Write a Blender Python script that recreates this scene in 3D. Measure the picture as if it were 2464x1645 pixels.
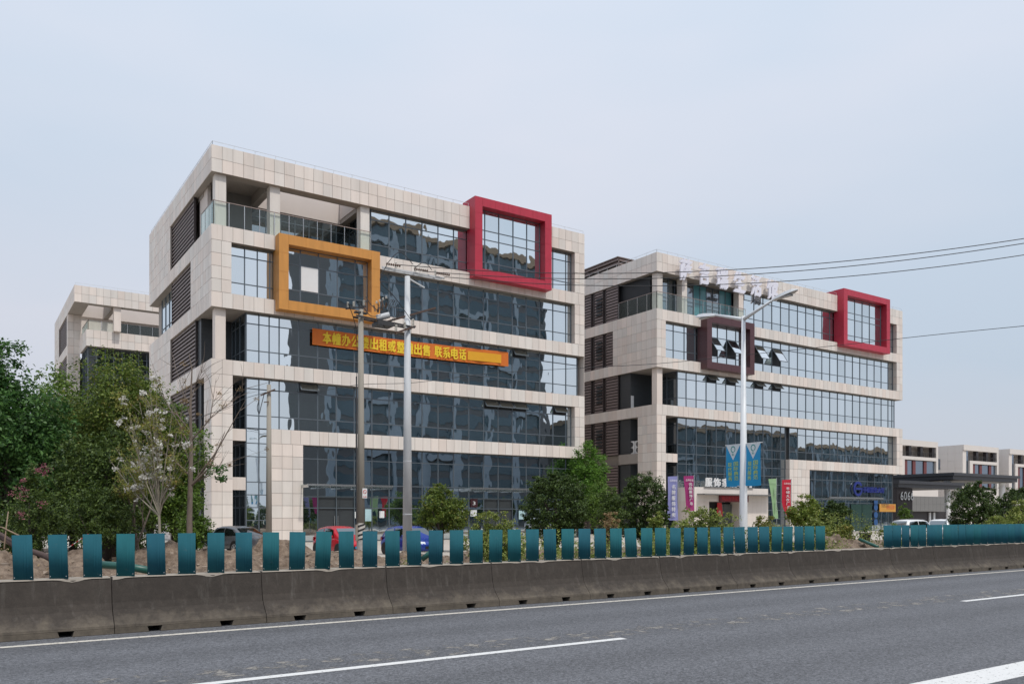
import bpy, bmesh, math, random
import numpy as np
from mathutils import Vector, Matrix, noise as mnoise
R = math.radians
scene = bpy.context.scene
for o in list(bpy.data.objects): bpy.data.objects.remove(o)
COL = scene.collection

# ---------------------------------------------------------------- camera, sky, sun, exposure
CAM_H = 2.05; FPX = 1990.0; TH = math.atan2(2973.0, FPX)
DX, DY = math.cos(TH), math.sin(TH)
cam_d = bpy.data.cameras.new('camera'); cam = bpy.data.objects.new('camera', cam_d); COL.objects.link(cam)
cam.location = (0, 0, CAM_H); cam.rotation_euler = (R(90), 0, TH - R(90))
cam_d.sensor_width = 36; cam_d.lens = FPX / 2464 * 36; cam_d.shift_y = (1240 - 822.5) / 2464
cam_d.clip_end = 6000; scene.camera = cam

SUN_EL, SUN_AZ = R(60), R(7)          # azimuth measured from -Y towards +X
sd = Vector((math.sin(SUN_AZ) * math.cos(SUN_EL), -math.cos(SUN_AZ) * math.cos(SUN_EL), math.sin(SUN_EL)))
w = bpy.data.worlds.new('World'); scene.world = w; w.use_nodes = True
nt = w.node_tree; N = nt.nodes; L = nt.links
bg = N['Background']; bg.inputs['Strength'].default_value = 0.1
sky = N.new('ShaderNodeTexSky'); sky.sky_type = 'NISHITA'; sky.sun_disc = False
sky.sun_elevation = SUN_EL; sky.sun_rotation = math.atan2(sd.x, sd.y)
sky.air_density = 1.0; sky.dust_density = 4.0; sky.ozone_density = 1.0
# thin high overcast veil over the blue: a pale, faintly mottled cloud layer
tc = N.new('ShaderNodeTexCoord'); mp = N.new('ShaderNodeMapping'); mp.inputs['Scale'].default_value = (1.0, 1.0, 3.2)
nz = N.new('ShaderNodeTexNoise'); nz.inputs['Scale'].default_value = 1.3; nz.inputs['Detail'].default_value = 4; nz.inputs['Roughness'].default_value = .45
rp = N.new('ShaderNodeValToRGB'); rp.color_ramp.elements[0].position = .36; rp.color_ramp.elements[1].position = .66
rp.color_ramp.elements[0].color = (5.2, 6.02, 7.05, 1); rp.color_ramp.elements[1].color = (6.32, 6.55, 7.3, 1)
mx = N.new('ShaderNodeMixRGB'); mx.inputs['Fac'].default_value = .86
L.new(tc.outputs['Generated'], mp.inputs['Vector']); L.new(mp.outputs[0], nz.inputs['Vector']); L.new(nz.outputs['Fac'], rp.inputs['Fac'])
# overcast sky brightens steadily from the horizon to the zenith
sz = N.new('ShaderNodeSeparateXYZ'); L.new(tc.outputs['Generated'], sz.inputs[0]); zr = N.new('ShaderNodeMapRange'); zr.inputs['To Min'].default_value = .92; zr.inputs['To Max'].default_value = 1.58; L.new(sz.outputs['Z'], zr.inputs['Value'])
ov = N.new('ShaderNodeMixRGB'); ov.blend_type = 'MULTIPLY'; ov.inputs['Fac'].default_value = 1; L.new(rp.outputs[0], ov.inputs['Color1']); L.new(zr.outputs[0], ov.inputs['Color2'])
L.new(sky.outputs[0], mx.inputs['Color1']); L.new(ov.outputs[0], mx.inputs['Color2']); L.new(mx.outputs[0], bg.inputs['Color'])
sl = bpy.data.lights.new('sun', 'SUN'); sl.energy = 2.0; sl.angle = R(3); sl.color = (1.0, .955, .88)
so = bpy.data.objects.new('sun', sl); COL.objects.link(so); so.rotation_euler = sd.to_track_quat('Z', 'Y').to_euler()
scene.view_settings.view_transform = 'Standard'; scene.view_settings.look = 'None'
scene.view_settings.exposure = 0.12; scene.view_settings.gamma = 1.0; scene.view_settings.use_curve_mapping = False
scene.render.engine = 'CYCLES'
cy = scene.cycles; cy.max_bounces = 8; cy.transparent_max_bounces = 16; cy.glossy_bounces = 4; cy.diffuse_bounces = 3; cy.caustics_reflective = False; cy.caustics_refractive = False

# ---------------------------------------------------------------- helpers
rnd = random.Random(7)
def at(px, py, D):
    u = (px - 1232) / FPX; v = (1240 - py) / FPX
    return Vector((D * (DX + u * DY), D * (DY - u * DX), CAM_H + v * D))
def onY(px, Y):                                         # X on the plane y = Y seen at column px
    u = (px - 1232) / FPX; return Y * (DX + u * DY) / (DY - u * DX)
def depth(x, y): return x * DX + y * DY
def link(o, parent=None):
    COL.objects.link(o)
    if parent: o.parent = parent
    return o
def tag(o, label, cat, group=None, kind=None):
    o['label'] = label; o['category'] = cat
    if group: o['group'] = group
    if kind: o['kind'] = kind
    return o
def empty(name, loc, label=None, cat=None, group=None, rz=0):
    o = bpy.data.objects.new(name, None); o.location = loc; o.rotation_euler = (0, 0, rz); o.empty_display_size = .2; COL.objects.link(o)
    if label: tag(o, label, cat, group)
    return o
class MB:
    def __init__(s): s.v = []; s.f = []
    def add(s, vs, fs):
        n = len(s.v); s.v += [tuple(p) for p in vs]; s.f += [tuple(i + n for i in f) for f in fs]; return s
    def box(s, x0, y0, z0, x1, y1, z1):
        return s.add([(x0,y0,z0),(x1,y0,z0),(x1,y1,z0),(x0,y1,z0),(x0,y0,z1),(x1,y0,z1),(x1,y1,z1),(x0,y1,z1)],
              [(0,3,2,1),(4,5,6,7),(0,1,5,4),(1,2,6,5),(2,3,7,6),(3,0,4,7)])
    def quad(s, a, b, c, d): return s.add([a,b,c,d], [(0,1,2,3)])
    def hexa(s, p):                                     # 8 points ordered like box
        return s.add(p, [(0,3,2,1),(4,5,6,7),(0,1,5,4),(1,2,6,5),(2,3,7,6),(3,0,4,7)])
    def bar(s, a, b, wx, wy=None):                      # square bar from a to b
        a = Vector(a); b = Vector(b); wy = wy or wx; d = (b - a).normalized()
        up = Vector((0,0,1)) if abs(d.z) < .95 else Vector((0,1,0)); u = d.cross(up).normalized() * wx / 2; v = d.cross(u).normalized() * wy / 2
        return s.hexa([a-u-v, a+u-v, a+u+v, a-u+v, b-u-v, b+u-v, b+u+v, b-u+v])
    def tube(s, pts, rad, n=8, cap=True):
        pts = [Vector(p) for p in pts]; rad = rad if isinstance(rad, (list, tuple)) else [rad] * len(pts)
        base = len(s.v); u = None
        for i, p in enumerate(pts):
            d = (pts[min(i+1, len(pts)-1)] - pts[max(i-1, 0)]).normalized()
            if u is None:
                u = d.cross(Vector((0,0,1)) if abs(d.z) < .9 else Vector((1,0,0))).normalized()
            else: u = (u - d * u.dot(d)).normalized()
            v = d.cross(u)
            for k in range(n):
                t = 2 * math.pi * k / n; s.v.append(tuple(p + (u * math.cos(t) + v * math.sin(t)) * rad[i]))
        for i in range(len(pts) - 1):
            for k in range(n):
                a = base + i*n + k; b = base + i*n + (k+1) % n; s.f.append((a, b, b+n, a+n))
        if cap:
            s.f.append(tuple(base + k for k in reversed(range(n)))); e = base + (len(pts)-1)*n; s.f.append(tuple(e + k for k in range(n)))
        return s
    def lathe(s, c, prof, n=16, axis='Z'):              # prof: (r, h)
        base = len(s.v)
        for r, h in prof:
            for k in range(n):
                t = 2*math.pi*k/n; a, b = r*math.cos(t), r*math.sin(t)
                p = {'Z': (a, b, h), 'Y': (a, h, b), 'X': (h, a, b)}[axis]; s.v.append((c[0]+p[0], c[1]+p[1], c[2]+p[2]))
        for i in range(len(prof)-1):
            for k in range(n):
                a = base+i*n+k; b = base+i*n+(k+1) % n; s.f.append((a, b, b+n, a+n))
        s.f.append(tuple(base+k for k in reversed(range(n)))); e = base+(len(prof)-1)*n; s.f.append(tuple(e+k for k in range(n)))
        return s
    def prism(s, outline, fn):                          # outline 2-D, fn(p, t) -> 3-D for t in 0, 1
        n = len(outline); a = [fn(p, 0) for p in outline]; b = [fn(p, 1) for p in outline]
        return s.add(a + b, [tuple(range(n)), tuple(range(2*n-1, n-1, -1))] + [(i, i+n, (i+1) % n + n, (i+1) % n) for i in range(n)])
    def build(s, name, mat, parent=None, smooth=False, kind=None):
        off = world(parent) if parent else Vector((0,0,0))
        me = bpy.data.meshes.new(name); me.from_pydata([(x-off.x, y-off.y, z-off.z) for x, y, z in s.v], [], s.f); me.update()
        fixn(me)
        if smooth: me.shade_smooth()
        if mat: me.materials.append(mat)
        o = bpy.data.objects.new(name, me); link(o, parent)
        if kind: o['kind'] = kind
        return o
def fixn(me):
    bm = bmesh.new(); bm.from_mesh(me); bmesh.ops.recalc_face_normals(bm, faces=bm.faces); bm.to_mesh(me); bm.free()
def world(o):
    p = Vector((0,0,0))
    while o is not None: p += Vector(o.location); o = o.parent
    return p
def bevel(o, wd, seg=2):
    m = o.modifiers.new('bevel', 'BEVEL'); m.width = wd; m.segments = seg; m.limit_method = 'ANGLE'; m.angle_limit = R(40); return o
_bx = {}
def unit_box(name, sx, sy, sz, mat):
    k = (name, round(sx,3), round(sy,3), round(sz,3), mat.name)
    if k not in _bx:
        me = bpy.data.meshes.new(name); m = MB().box(-sx/2,-sy/2,-sz/2,sx/2,sy/2,sz/2); me.from_pydata(m.v, [], m.f); me.update(); me.materials.append(mat); _bx[k] = me
    return _bx[k]
def pieces(name, items, mat, default_parent, limit=300, side=1.0):
    """items: (parent, cx,cy,cz, sx,sy,sz, rotx, rotz); the largest on screen become objects, the rest one joined part"""
    def rank(it):
        _, cx, cy, cz, sx, sy, sz, rx, rz = it
        D = max(depth(cx, cy), 5); return -(max(sx*DY, sy*DX) * sz) / D**2
    items = sorted(items, key=rank)
    for (p, cx, cy, cz, sx, sy, sz, rx, rz) in items[:limit]:
        o = bpy.data.objects.new(name, unit_box(name, sx, sy, sz, mat)); off = world(p)
        o.location = (cx-off.x, cy-off.y, cz-off.z); o.rotation_euler = (rx, 0, rz); link(o, p)
    if len(items) > limit:
        m = MB()
        for (p, cx, cy, cz, sx, sy, sz, rx, rz) in items[limit:]: m.box(cx-sx/2, cy-sy/2, cz-sz/2, cx+sx/2, cy+sy/2, cz+sz/2)
        m.build(name + '_remainder', mat, default_parent, kind='stuff')

# ---------------------------------------------------------------- materials
def node_mat(name):
    m = bpy.data.materials.new(name); m.use_nodes = True; return m, m.node_tree.nodes, m.node_tree.links, m.node_tree.nodes['Principled BSDF']
def vary(N, L, col, amt, fac):                          # colour scaled between 1-amt and 1+amt by a 0..1 socket
    mr = N.new('ShaderNodeMapRange'); mr.inputs['To Min'].default_value = 1-amt; mr.inputs['To Max'].default_value = 1+amt; L.new(fac, mr.inputs['Value'])
    mu = N.new('ShaderNodeMixRGB'); mu.blend_type = 'MULTIPLY'; mu.inputs['Fac'].default_value = 1
    if isinstance(col, tuple): mu.inputs['Color1'].default_value = (*col, 1)
    else: L.new(col, mu.inputs['Color1'])
    L.new(mr.outputs[0], mu.inputs['Color2']); return mu.outputs[0]
def noise(N, L, scale, detail=3, rough=.55, vec=None, stretch=None):
    n = N.new('ShaderNodeTexNoise'); n.inputs['Scale'].default_value = scale; n.inputs['Detail'].default_value = detail; n.inputs['Roughness'].default_value = rough
    g = N.new('ShaderNodeNewGeometry')
    v = vec or g.outputs['Position']
    if stretch:
        mp = N.new('ShaderNodeMapping'); mp.inputs['Scale'].default_value = stretch; L.new(v, mp.inputs['Vector']); v = mp.outputs[0]
    L.new(v, n.inputs['Vector']); return n.outputs['Fac']
def bump(N, L, b, h, strength, dist):
    bn = N.new('ShaderNodeBump'); bn.inputs['Strength'].default_value = strength; bn.inputs['Distance'].default_value = dist
    L.new(h, bn.inputs['Height']); L.new(bn.outputs[0], b.inputs['Normal'])
def simple(name, col, rough=.6, metal=0, amt=.12, scale=3, bmp=0, stretch=None, spec=None, island=0):
    m, N, L, b = node_mat(name); f = noise(N, L, scale, 4, stretch=stretch); c = vary(N, L, col, amt, f)
    if island:
        g = N.new('ShaderNodeNewGeometry'); c = vary(N, L, c, island, g.outputs['Random Per Island'])
    L.new(c, b.inputs['Base Color']); b.inputs['Roughness'].default_value = rough; b.inputs['Metallic'].default_value = metal
    if spec is not None: b.inputs['Specular IOR Level'].default_value = spec
    if bmp: bump(N, L, b, f, bmp, .02)
    return m
def stone_mat(name, col):
    m, N, L, b = node_mat(name)
    oi = N.new('ShaderNodeObjectInfo'); g = N.new('ShaderNodeNewGeometry')
    ad = N.new('ShaderNodeMath'); ad.operation = 'ADD'; L.new(oi.outputs['Random'], ad.inputs[0]); L.new(g.outputs['Random Per Island'], ad.inputs[1])
    fr = N.new('ShaderNodeMath'); fr.operation = 'FRACT'; L.new(ad.outputs[0], fr.inputs[0])
    c = vary(N, L, col, .075, fr.outputs[0])
    mul = N.new('ShaderNodeMath'); mul.operation = 'MULTIPLY'; mul.inputs[1].default_value = 7.31; L.new(fr.outputs[0], mul.inputs[0])
    fr2 = N.new('ShaderNodeMath'); fr2.operation = 'FRACT'; L.new(mul.outputs[0], fr2.inputs[0])
    tint = N.new('ShaderNodeMixRGB'); tint.blend_type = 'MULTIPLY'; tint.inputs['Color2'].default_value = (1.03, .96, .93, 1); L.new(fr2.outputs[0], tint.inputs['Fac']); L.new(c, tint.inputs['Color1'])
    st = noise(N, L, 1.1, 5, .6, stretch=(1.6, 1.6, .18)); c = vary(N, L, tint.outputs[0], .15, st); st2 = noise(N, L, 2.6, 6, .7, stretch=(2.2, 2.2, .10)); sr = N.new('ShaderNodeValToRGB'); sr.color_ramp.elements[0].position = .58; sr.color_ramp.elements[1].position = .76; L.new(st2, sr.inputs['Fac']); sq = N.new('ShaderNodeMath'); sq.operation = 'MULTIPLY'; sq.inputs[1].default_value = .38; L.new(sr.outputs[0], sq.inputs[0]); sx = N.new('ShaderNodeMixRGB'); sx.blend_type = 'MULTIPLY'; sx.inputs['Color2'].default_value = (.70, .64, .57, 1); L.new(sq.outputs[0], sx.inputs['Fac']); L.new(c, sx.inputs['Color1']); c = sx.outputs[0]
    sp = noise(N, L, 18, 3, .6); c = vary(N, L, c, .05, sp)
    L.new(c, b.inputs['Base Color']); b.inputs['Roughness'].default_value = .55; return m
def glass_mat(name, tint, dark, fac, wob):
    m = bpy.data.materials.new(name); m.use_nodes = True; N = m.node_tree.nodes; L = m.node_tree.links
    N.remove(N['Principled BSDF']); out = N['Material Output']
    gl = N.new('ShaderNodeBsdfGlossy'); gl.inputs['Color'].default_value = (*tint, 1); gl.inputs['Roughness'].default_value = .012
    df = N.new('ShaderNodeBsdfDiffuse'); df.inputs['Color'].default_value = (*dark, 1)
    mx = N.new('ShaderNodeMixShader'); mx.inputs['Fac'].default_value = fac
    tc = N.new('ShaderNodeTexCoord'); oi = N.new('ShaderNodeObjectInfo')
    sc = N.new('ShaderNodeVectorMath'); sc.operation = 'SCALE'; sc.inputs['Scale'].default_value = 173.0
    cb = N.new('ShaderNodeCombineXYZ')
    for i in range(3): L.new(oi.outputs['Random'], cb.inputs[i])
    L.new(cb.outputs[0], sc.inputs[0]); ad = N.new('ShaderNodeVectorMath'); ad.operation = 'ADD'; L.new(sc.outputs[0], ad.inputs[0]); L.new(tc.outputs['Object'], ad.inputs[1])
    mp = N.new('ShaderNodeMapping'); mp.inputs['Scale'].default_value = (1.0, 1.0, .6); L.new(ad.outputs[0], mp.inputs['Vector'])
    n = N.new('ShaderNodeTexNoise'); n.inputs['Scale'].default_value = .85; n.inputs['Detail'].default_value = 1.5; n.inputs['Roughness'].default_value = .35; L.new(mp.outputs[0], n.inputs['Vector'])
    bn = N.new('ShaderNodeBump'); bn.inputs['Strength'].default_value = 1; bn.inputs['Distance'].default_value = wob; L.new(n.outputs['Fac'], bn.inputs['Height']); L.new(bn.outputs[0], gl.inputs['Normal'])
    vr = N.new('ShaderNodeMapRange'); vr.inputs['To Min'].default_value = fac-.10; vr.inputs['To Max'].default_value = min(1, fac+.04); L.new(oi.outputs['Random'], vr.inputs['Value']); L.new(vr.outputs[0], mx.inputs['Fac'])      # every pane mirrors a little differently
    L.new(df.outputs[0], mx.inputs[1]); L.new(gl.outputs[0], mx.inputs[2]); L.new(mx.outputs[0], out.inputs['Surface']); return m
def clear_glass(name, tint, alpha):
    m = bpy.data.materials.new(name); m.use_nodes = True; N = m.node_tree.nodes; L = m.node_tree.links
    N.remove(N['Principled BSDF']); out = N['Material Output']
    tr = N.new('ShaderNodeBsdfTransparent'); tr.inputs['Color'].default_value = (*tint, 1)
    gl = N.new('ShaderNodeBsdfGlossy'); gl.inputs['Color'].default_value = (.85, .95, .92, 1); gl.inputs['Roughness'].default_value = .02
    lw = N.new('ShaderNodeLayerWeight'); lw.inputs['Blend'].default_value = .5; pw = N.new('ShaderNodeMath'); pw.operation = 'POWER'; pw.inputs[1].default_value = 4; L.new(lw.outputs['Facing'], pw.inputs[0])
    mr = N.new('ShaderNodeMapRange'); mr.inputs['To Min'].default_value = alpha; mr.inputs['To Max'].default_value = .8; L.new(pw.outputs[0], mr.inputs['Value'])
    mx = N.new('ShaderNodeMixShader'); L.new(mr.outputs[0], mx.inputs['Fac']); L.new(tr.outputs[0], mx.inputs[1]); L.new(gl.outputs[0], mx.inputs[2]); L.new(mx.outputs[0], out.inputs['Surface']); return m
def leaf_mat(name, c0, c1, trans=.25, c2=None):
    m = bpy.data.materials.new(name); m.use_nodes = True; N = m.node_tree.nodes; L = m.node_tree.links; b = N['Principled BSDF']; out = N['Material Output']
    g = N.new('ShaderNodeNewGeometry'); rp = N.new('ShaderNodeValToRGB'); rp.color_ramp.elements[0].color = (*c0, 1); rp.color_ramp.elements[1].color = (*c1, 1)
    if c2: rp.color_ramp.elements[1].position = .88; e = rp.color_ramp.elements.new(.95); e.color = (*c2, 1)
    L.new(g.outputs['Random Per Island'], rp.inputs['Fac'])
    c = vary(N, L, rp.outputs[0], .38, noise(N, L, .9, 2))
    L.new(c, b.inputs['Base Color']); b.inputs['Roughness'].default_value = .5; b.inputs['Specular IOR Level'].default_value = .35
    tr = N.new('ShaderNodeBsdfTranslucent'); L.new(c, tr.inputs['Color']); mx = N.new('ShaderNodeMixShader'); mx.inputs['Fac'].default_value = trans
    L.new(b.outputs[0], mx.inputs[1]); L.new(tr.outputs[0], mx.inputs[2]); L.new(mx.outputs[0], out.inputs['Surface']); return m
def emit_free(name, col, rough=.5): return simple(name, col, rough, amt=.04)

M = {}
M['stone'] = stone_mat('stone_tile', (.745, .695, .645))
M['core'] = simple('stone_backing', (.34, .305, .275), .8, amt=.15, scale=1)
M['plaster'] = simple('painted_plaster', (.66, .59, .55), .8, amt=.06, scale=.7)
M['greywall'] = simple('grey_render', (.20, .195, .19), .8, amt=.1)
M['dark'] = simple('dark_interior', (.018, .02, .023), .6, amt=.2, scale=.6)
M['darkpanel'] = simple('dark_cladding', (.045, .05, .055), .4, amt=.15, scale=8, stretch=(.05, .05, 1))
M['glass'] = glass_mat('reflective_glass', (.83, .90, .925), (.05, .085, .10), .89, .010)
M['glass_low'] = glass_mat('ground_glass', (.66, .73, .77), (.035, .055, .062), .85, .008)
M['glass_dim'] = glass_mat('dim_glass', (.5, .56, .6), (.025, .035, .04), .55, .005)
M['curtain'] = simple('teal_curtain_glass', (.10, .30, .34), .2, amt=.25, scale=2, stretch=(3, 3, .1))
M['frame'] = simple('window_aluminium', (.13, .155, .18), .4, .3, amt=.08)
M['steel'] = simple('stainless_steel', (.55, .56, .56), .25, .9, amt=.06)
M['rail'] = simple('hand_rail', (.34, .27, .24), .4, .4, amt=.06)
M['bal'] = clear_glass('balustrade_glass', (.955, .99, .98), .02)
M['orange'] = simple('orange_panel', (.60, .27, .06), .5, amt=.2, scale=2.6, stretch=(1, 1, .22))
M['red'] = simple('red_panel', (.47, .03, .06), .45, amt=.2, scale=2.6, stretch=(1, 1, .3))
M['maroon'] = simple('maroon_panel', (.085, .032, .036), .36, amt=.1, scale=1.2)
M['slat'] = simple('brown_slat', (.20, .15, .138), .5, amt=.12, scale=2, island=.1)
M['slatdark'] = simple('louver_post', (.045, .034, .033), .6, amt=.1)
M['white'] = simple('white_paint', (.78, .78, .78), .45, amt=.05)
M['signwhite'] = simple('sign_letter_white', (.80, .79, .88), .4, amt=.03)
M['black'] = simple('black_rubber', (.012, .012, .013), .6, amt=.2)
M['blackpaint'] = simple('black_print', (.02, .02, .022), .6, amt=.05)
M['teal'] = simple('teal_steel', (.020, .150, .195), .42, amt=.16, scale=2.2, stretch=(1, 1, .35), island=.12)
M['concretepole'] = simple('pole_concrete', (.30, .275, .235), .85, amt=.25, scale=2.5, stretch=(1, 1, .15), bmp=.2)
M['galv'] = simple('galvanised_steel', (.56, .58, .60), .55, .0, amt=.26, scale=1.4, stretch=(1.4, 1.4, .5))
M['iron'] = simple('dark_iron', (.055, .055, .058), .6, .3, amt=.2)
M['rustiron'] = simple('rusty_iron', (.11, .07, .055), .7, .2, amt=.3)
M['porcelain'] = simple('porcelain', (.62, .60, .55), .25, amt=.1)
M['brownporc'] = simple('brown_porcelain', (.16, .10, .07), .3, amt=.15)
M['wire'] = simple('wire_black', (.02, .021, .024), .5, amt=.1)
M['lampgrey'] = simple('lamp_enamel', (.72, .74, .76), .35, amt=.05)
M['lens'] = simple('lamp_lens', (.35, .36, .37), .2, amt=.1)
M['bark'] = simple('bark_grey', (.17, .135, .11), .9, amt=.35, scale=9, bmp=.5, stretch=(1, 1, .3))
M['barkdark'] = simple('bark_dark', (.055, .043, .036), .9, amt=.35, scale=9, bmp=.5)
M['barkpale'] = simple('bark_pale', (.30, .27, .21), .85, amt=.25, scale=9, bmp=.3, stretch=(1, 1, .4))
M['twig'] = simple('twig', (.24, .175, .12), .9, amt=.2)
M['soil'] = None
M['log'] = simple('log_bark', (.07, .045, .04), .9, amt=.35, scale=6, bmp=.5)
M['cutwood'] = simple('cut_wood', (.5, .36, .22), .8, amt=.2)
M['rubble'] = simple('rubble', (.34, .275, .22), .95, amt=.25, scale=7, island=.35)
M['greenpipe'] = simple('green_plastic', (.012, .09, .07), .4, amt=.15)
M['carred'] = simple('car_red', (.50, .012, .025), .22, amt=.03, spec=.6)
M['carblue'] = simple('car_blue', (.018, .05, .30), .2, .2, amt=.03, spec=.6)
M['cargrey'] = simple('car_grey', (.15, .16, .175), .25, .4, amt=.03, spec=.6)
M['carwhite'] = simple('car_white', (.72, .73, .74), .25, amt=.03, spec=.6)
M['carglass'] = glass_mat('car_glass', (.62, .68, .7), (.012, .016, .018), .42, .0005)
M['headlamp'] = simple('headlamp', (.75, .78, .8), .08, .3, amt=.02)
M['taillamp'] = simple('tail_lamp', (.35, .01, .012), .15, amt=.05)
M['rim'] = simple('alloy_rim', (.55, .56, .57), .3, .7, amt=.05)
M['tyre'] = simple('tyre', (.018, .018, .019), .8, amt=.1)
def teal_mat(): pass

def asphalt():
    m, N, L, b = node_mat('asphalt')
    c = vary(N, L, (.100, .103, .113), .8, noise(N, L, 45, 2, .8))
    c = vary(N, L, c, .20, noise(N, L, .8, 5, .65, stretch=(.10, 1, 1)))
    c = vary(N, L, c, .10, noise(N, L, 2.2, 5, .6)); c = vary(N, L, c, .5, noise(N, L, 17, 4, .85))
    for vs, va in ((34, .42), (80, .30)):                  # aggregate: every stone its own grey
        vo = N.new('ShaderNodeTexVoronoi'); vo.inputs['Scale'].default_value = vs; gg = N.new('ShaderNodeNewGeometry'); L.new(gg.outputs['Position'], vo.inputs['Vector']); sc_ = N.new('ShaderNodeSeparateColor'); L.new(vo.outputs['Color'], sc_.inputs[0]); c = vary(N, L, c, va, sc_.outputs[0])
    dk = N.new('ShaderNodeValToRGB'); dk.color_ramp.elements[0].position = .60; dk.color_ramp.elements[1].position = .74; L.new(noise(N, L, .9, 6, .7, stretch=(.35, 1.2, 1)), dk.inputs['Fac']); dm = N.new('ShaderNodeMixRGB'); dm.inputs['Color2'].default_value = (.062, .063, .070, 1); dq = N.new('ShaderNodeMath'); dq.operation = 'MULTIPLY'; dq.inputs[1].default_value = .55; L.new(dk.outputs[0], dq.inputs[0]); L.new(dq.outputs[0], dm.inputs['Fac']); L.new(c, dm.inputs['Color1']); c = dm.outputs[0]
    # lighter wheel tracks along the lanes
    sep = N.new('ShaderNodeSeparateXYZ'); g = N.new('ShaderNodeNewGeometry'); L.new(g.outputs['Position'], sep.inputs[0])
    wv = N.new('ShaderNodeMath'); wv.operation = 'SINE'; ml = N.new('ShaderNodeMath'); ml.operation = 'MULTIPLY'; ml.inputs[1].default_value = 2*math.pi/1.9
    L.new(sep.outputs['Y'], ml.inputs[0]); L.new(ml.outputs[0], wv.inputs[0])
    mr = N.new('ShaderNodeMapRange'); mr.inputs['From Min'].default_value = -1; L.new(wv.outputs[0], mr.inputs['Value']); c = vary(N, L, c, .09, mr.outputs[0])
    L.new(c, b.inputs['Base Color']); b.inputs['Roughness'].default_value = .82; bump(N, L, b, noise(N, L, 90, 2, .7), .5, .006); return m
def paint_line(name, col, wear, scale=9):
    m, N, L, b = node_mat(name); f = noise(N, L, scale, 6, .7); c = vary(N, L, col, .12, noise(N, L, 40, 2)); L.new(c, b.inputs['Base Color']); b.inputs['Roughness'].default_value = .7
    rp = N.new('ShaderNodeValToRGB'); rp.color_ramp.elements[0].position = wear; rp.color_ramp.elements[1].position = wear + .07; L.new(f, rp.inputs['Fac']); L.new(rp.outputs[0], b.inputs['Alpha']); return m
def barrier_mat():
    m, N, L, b = node_mat('weathered_concrete')
    base = vary(N, L, (.050, .041, .034), .5, noise(N, L, 5, 8, .75))
    st = noise(N, L, 3.2, 6, .65, stretch=(2.6, 2.6, .16))          # vertical rain streaks
    rp = N.new('ShaderNodeValToRGB'); rp.color_ramp.elements[0].position = .55; rp.color_ramp.elements[1].position = .78; L.new(st, rp.inputs['Fac'])
    mx = N.new('ShaderNodeMixRGB'); mx.inputs['Color2'].default_value = (.105, .094, .082, 1)
    sm = N.new('ShaderNodeMath'); sm.operation = 'MULTIPLY'; sm.inputs[1].default_value = .8; L.new(rp.outputs[0], sm.inputs[0]); L.new(sm.outputs[0], mx.inputs['Fac']); L.new(base, mx.inputs['Color1'])
    # road dust splashed on the foot, in ragged patches
    g = N.new('ShaderNodeNewGeometry'); sep = N.new('ShaderNodeSeparateXYZ'); L.new(g.outputs['Position'], sep.inputs[0])
    nn = noise(N, L, 3.5, 6, .7); a = N.new('ShaderNodeMath'); a.operation = 'MULTIPLY_ADD'; a.inputs[1].default_value = .95; L.new(nn, a.inputs[0]); 
    neg = N.new('ShaderNodeMath'); neg.operation = 'MULTIPLY'; neg.inputs[1].default_value = -1.15; L.new(sep.outputs['Z'], neg.inputs[0]); L.new(neg.outputs[0], a.inputs[2])
    r2 = N.new('ShaderNodeValToRGB'); r2.color_ramp.elements[0].position = .10; r2.color_ramp.elements[1].position = .46; L.new(a.outputs[0], r2.inputs['Fac'])
    m2 = N.new('ShaderNodeMixRGB'); m2.inputs['Color2'].default_value = (.165, .138, .105, 1); s2 = N.new('ShaderNodeMath'); s2.operation = 'MULTIPLY'; s2.inputs[1].default_value = .7
    L.new(r2.outputs[0], s2.inputs[0]); L.new(s2.outputs[0], m2.inputs['Fac']); L.new(mx.outputs[0], m2.inputs['Color1'])
    c = vary(N, L, m2.outputs[0], .16, noise(N, L, 60, 3, .7)); c = vary(N, L, c, .45, noise(N, L, 11, 8, .8)); c = vary(N, L, c, .25, noise(N, L, 1.1, 4, .6))
    sp = noise(N, L, 26, 4, .75); r3 = N.new('ShaderNodeValToRGB'); r3.color_ramp.elements[0].position = .66; r3.color_ramp.elements[1].position = .74; L.new(sp, r3.inputs['Fac']); m3 = N.new('ShaderNodeMixRGB'); m3.inputs['Color2'].default_value = (.17, .15, .125, 1); q3 = N.new('ShaderNodeMath'); q3.operation = 'MULTIPLY'; q3.inputs[1].default_value = .6; L.new(r3.outputs[0], q3.inputs[0]); L.new(q3.outputs[0], m3.inputs['Fac']); L.new(c, m3.inputs['Color1']); c = m3.outputs[0]
    oi = N.new('ShaderNodeObjectInfo'); c = vary(N, L, c, .10, oi.outputs['Random'])
    L.new(c, b.inputs['Base Color']); b.inputs['Roughness'].default_value = .9; bump(N, L, b, noise(N, L, 45, 4, .7), .5, .01); return m
def soil_mat():
    m, N, L, b = node_mat('soil'); rp = N.new('ShaderNodeValToRGB')
    rp.color_ramp.elements[0].color = (.105, .07, .048, 1); rp.color_ramp.elements[1].color = (.33, .25, .185, 1); rp.color_ramp.elements[0].position = .36; rp.color_ramp.elements[1].position = .66
    L.new(noise(N, L, 2.6, 8, .7), rp.inputs['Fac']); c = vary(N, L, rp.outputs[0], .3, noise(N, L, 30, 3, .7)); L.new(c, b.inputs['Base Color']); b.inputs['Roughness'].default_value = .95
    bump(N, L, b, noise(N, L, 12, 8, .75), 1, .09); return m
M['asphalt'] = asphalt(); M['line'] = paint_line('road_paint_white', (.64, .64, .63), .34, 16); M['edge'] = paint_line('road_paint_edge', (.58, .545, .485), .36, 14)
M['ghost'] = paint_line('worn_tan_patch', (.235, .22, .20), .535, 3.0)
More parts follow.
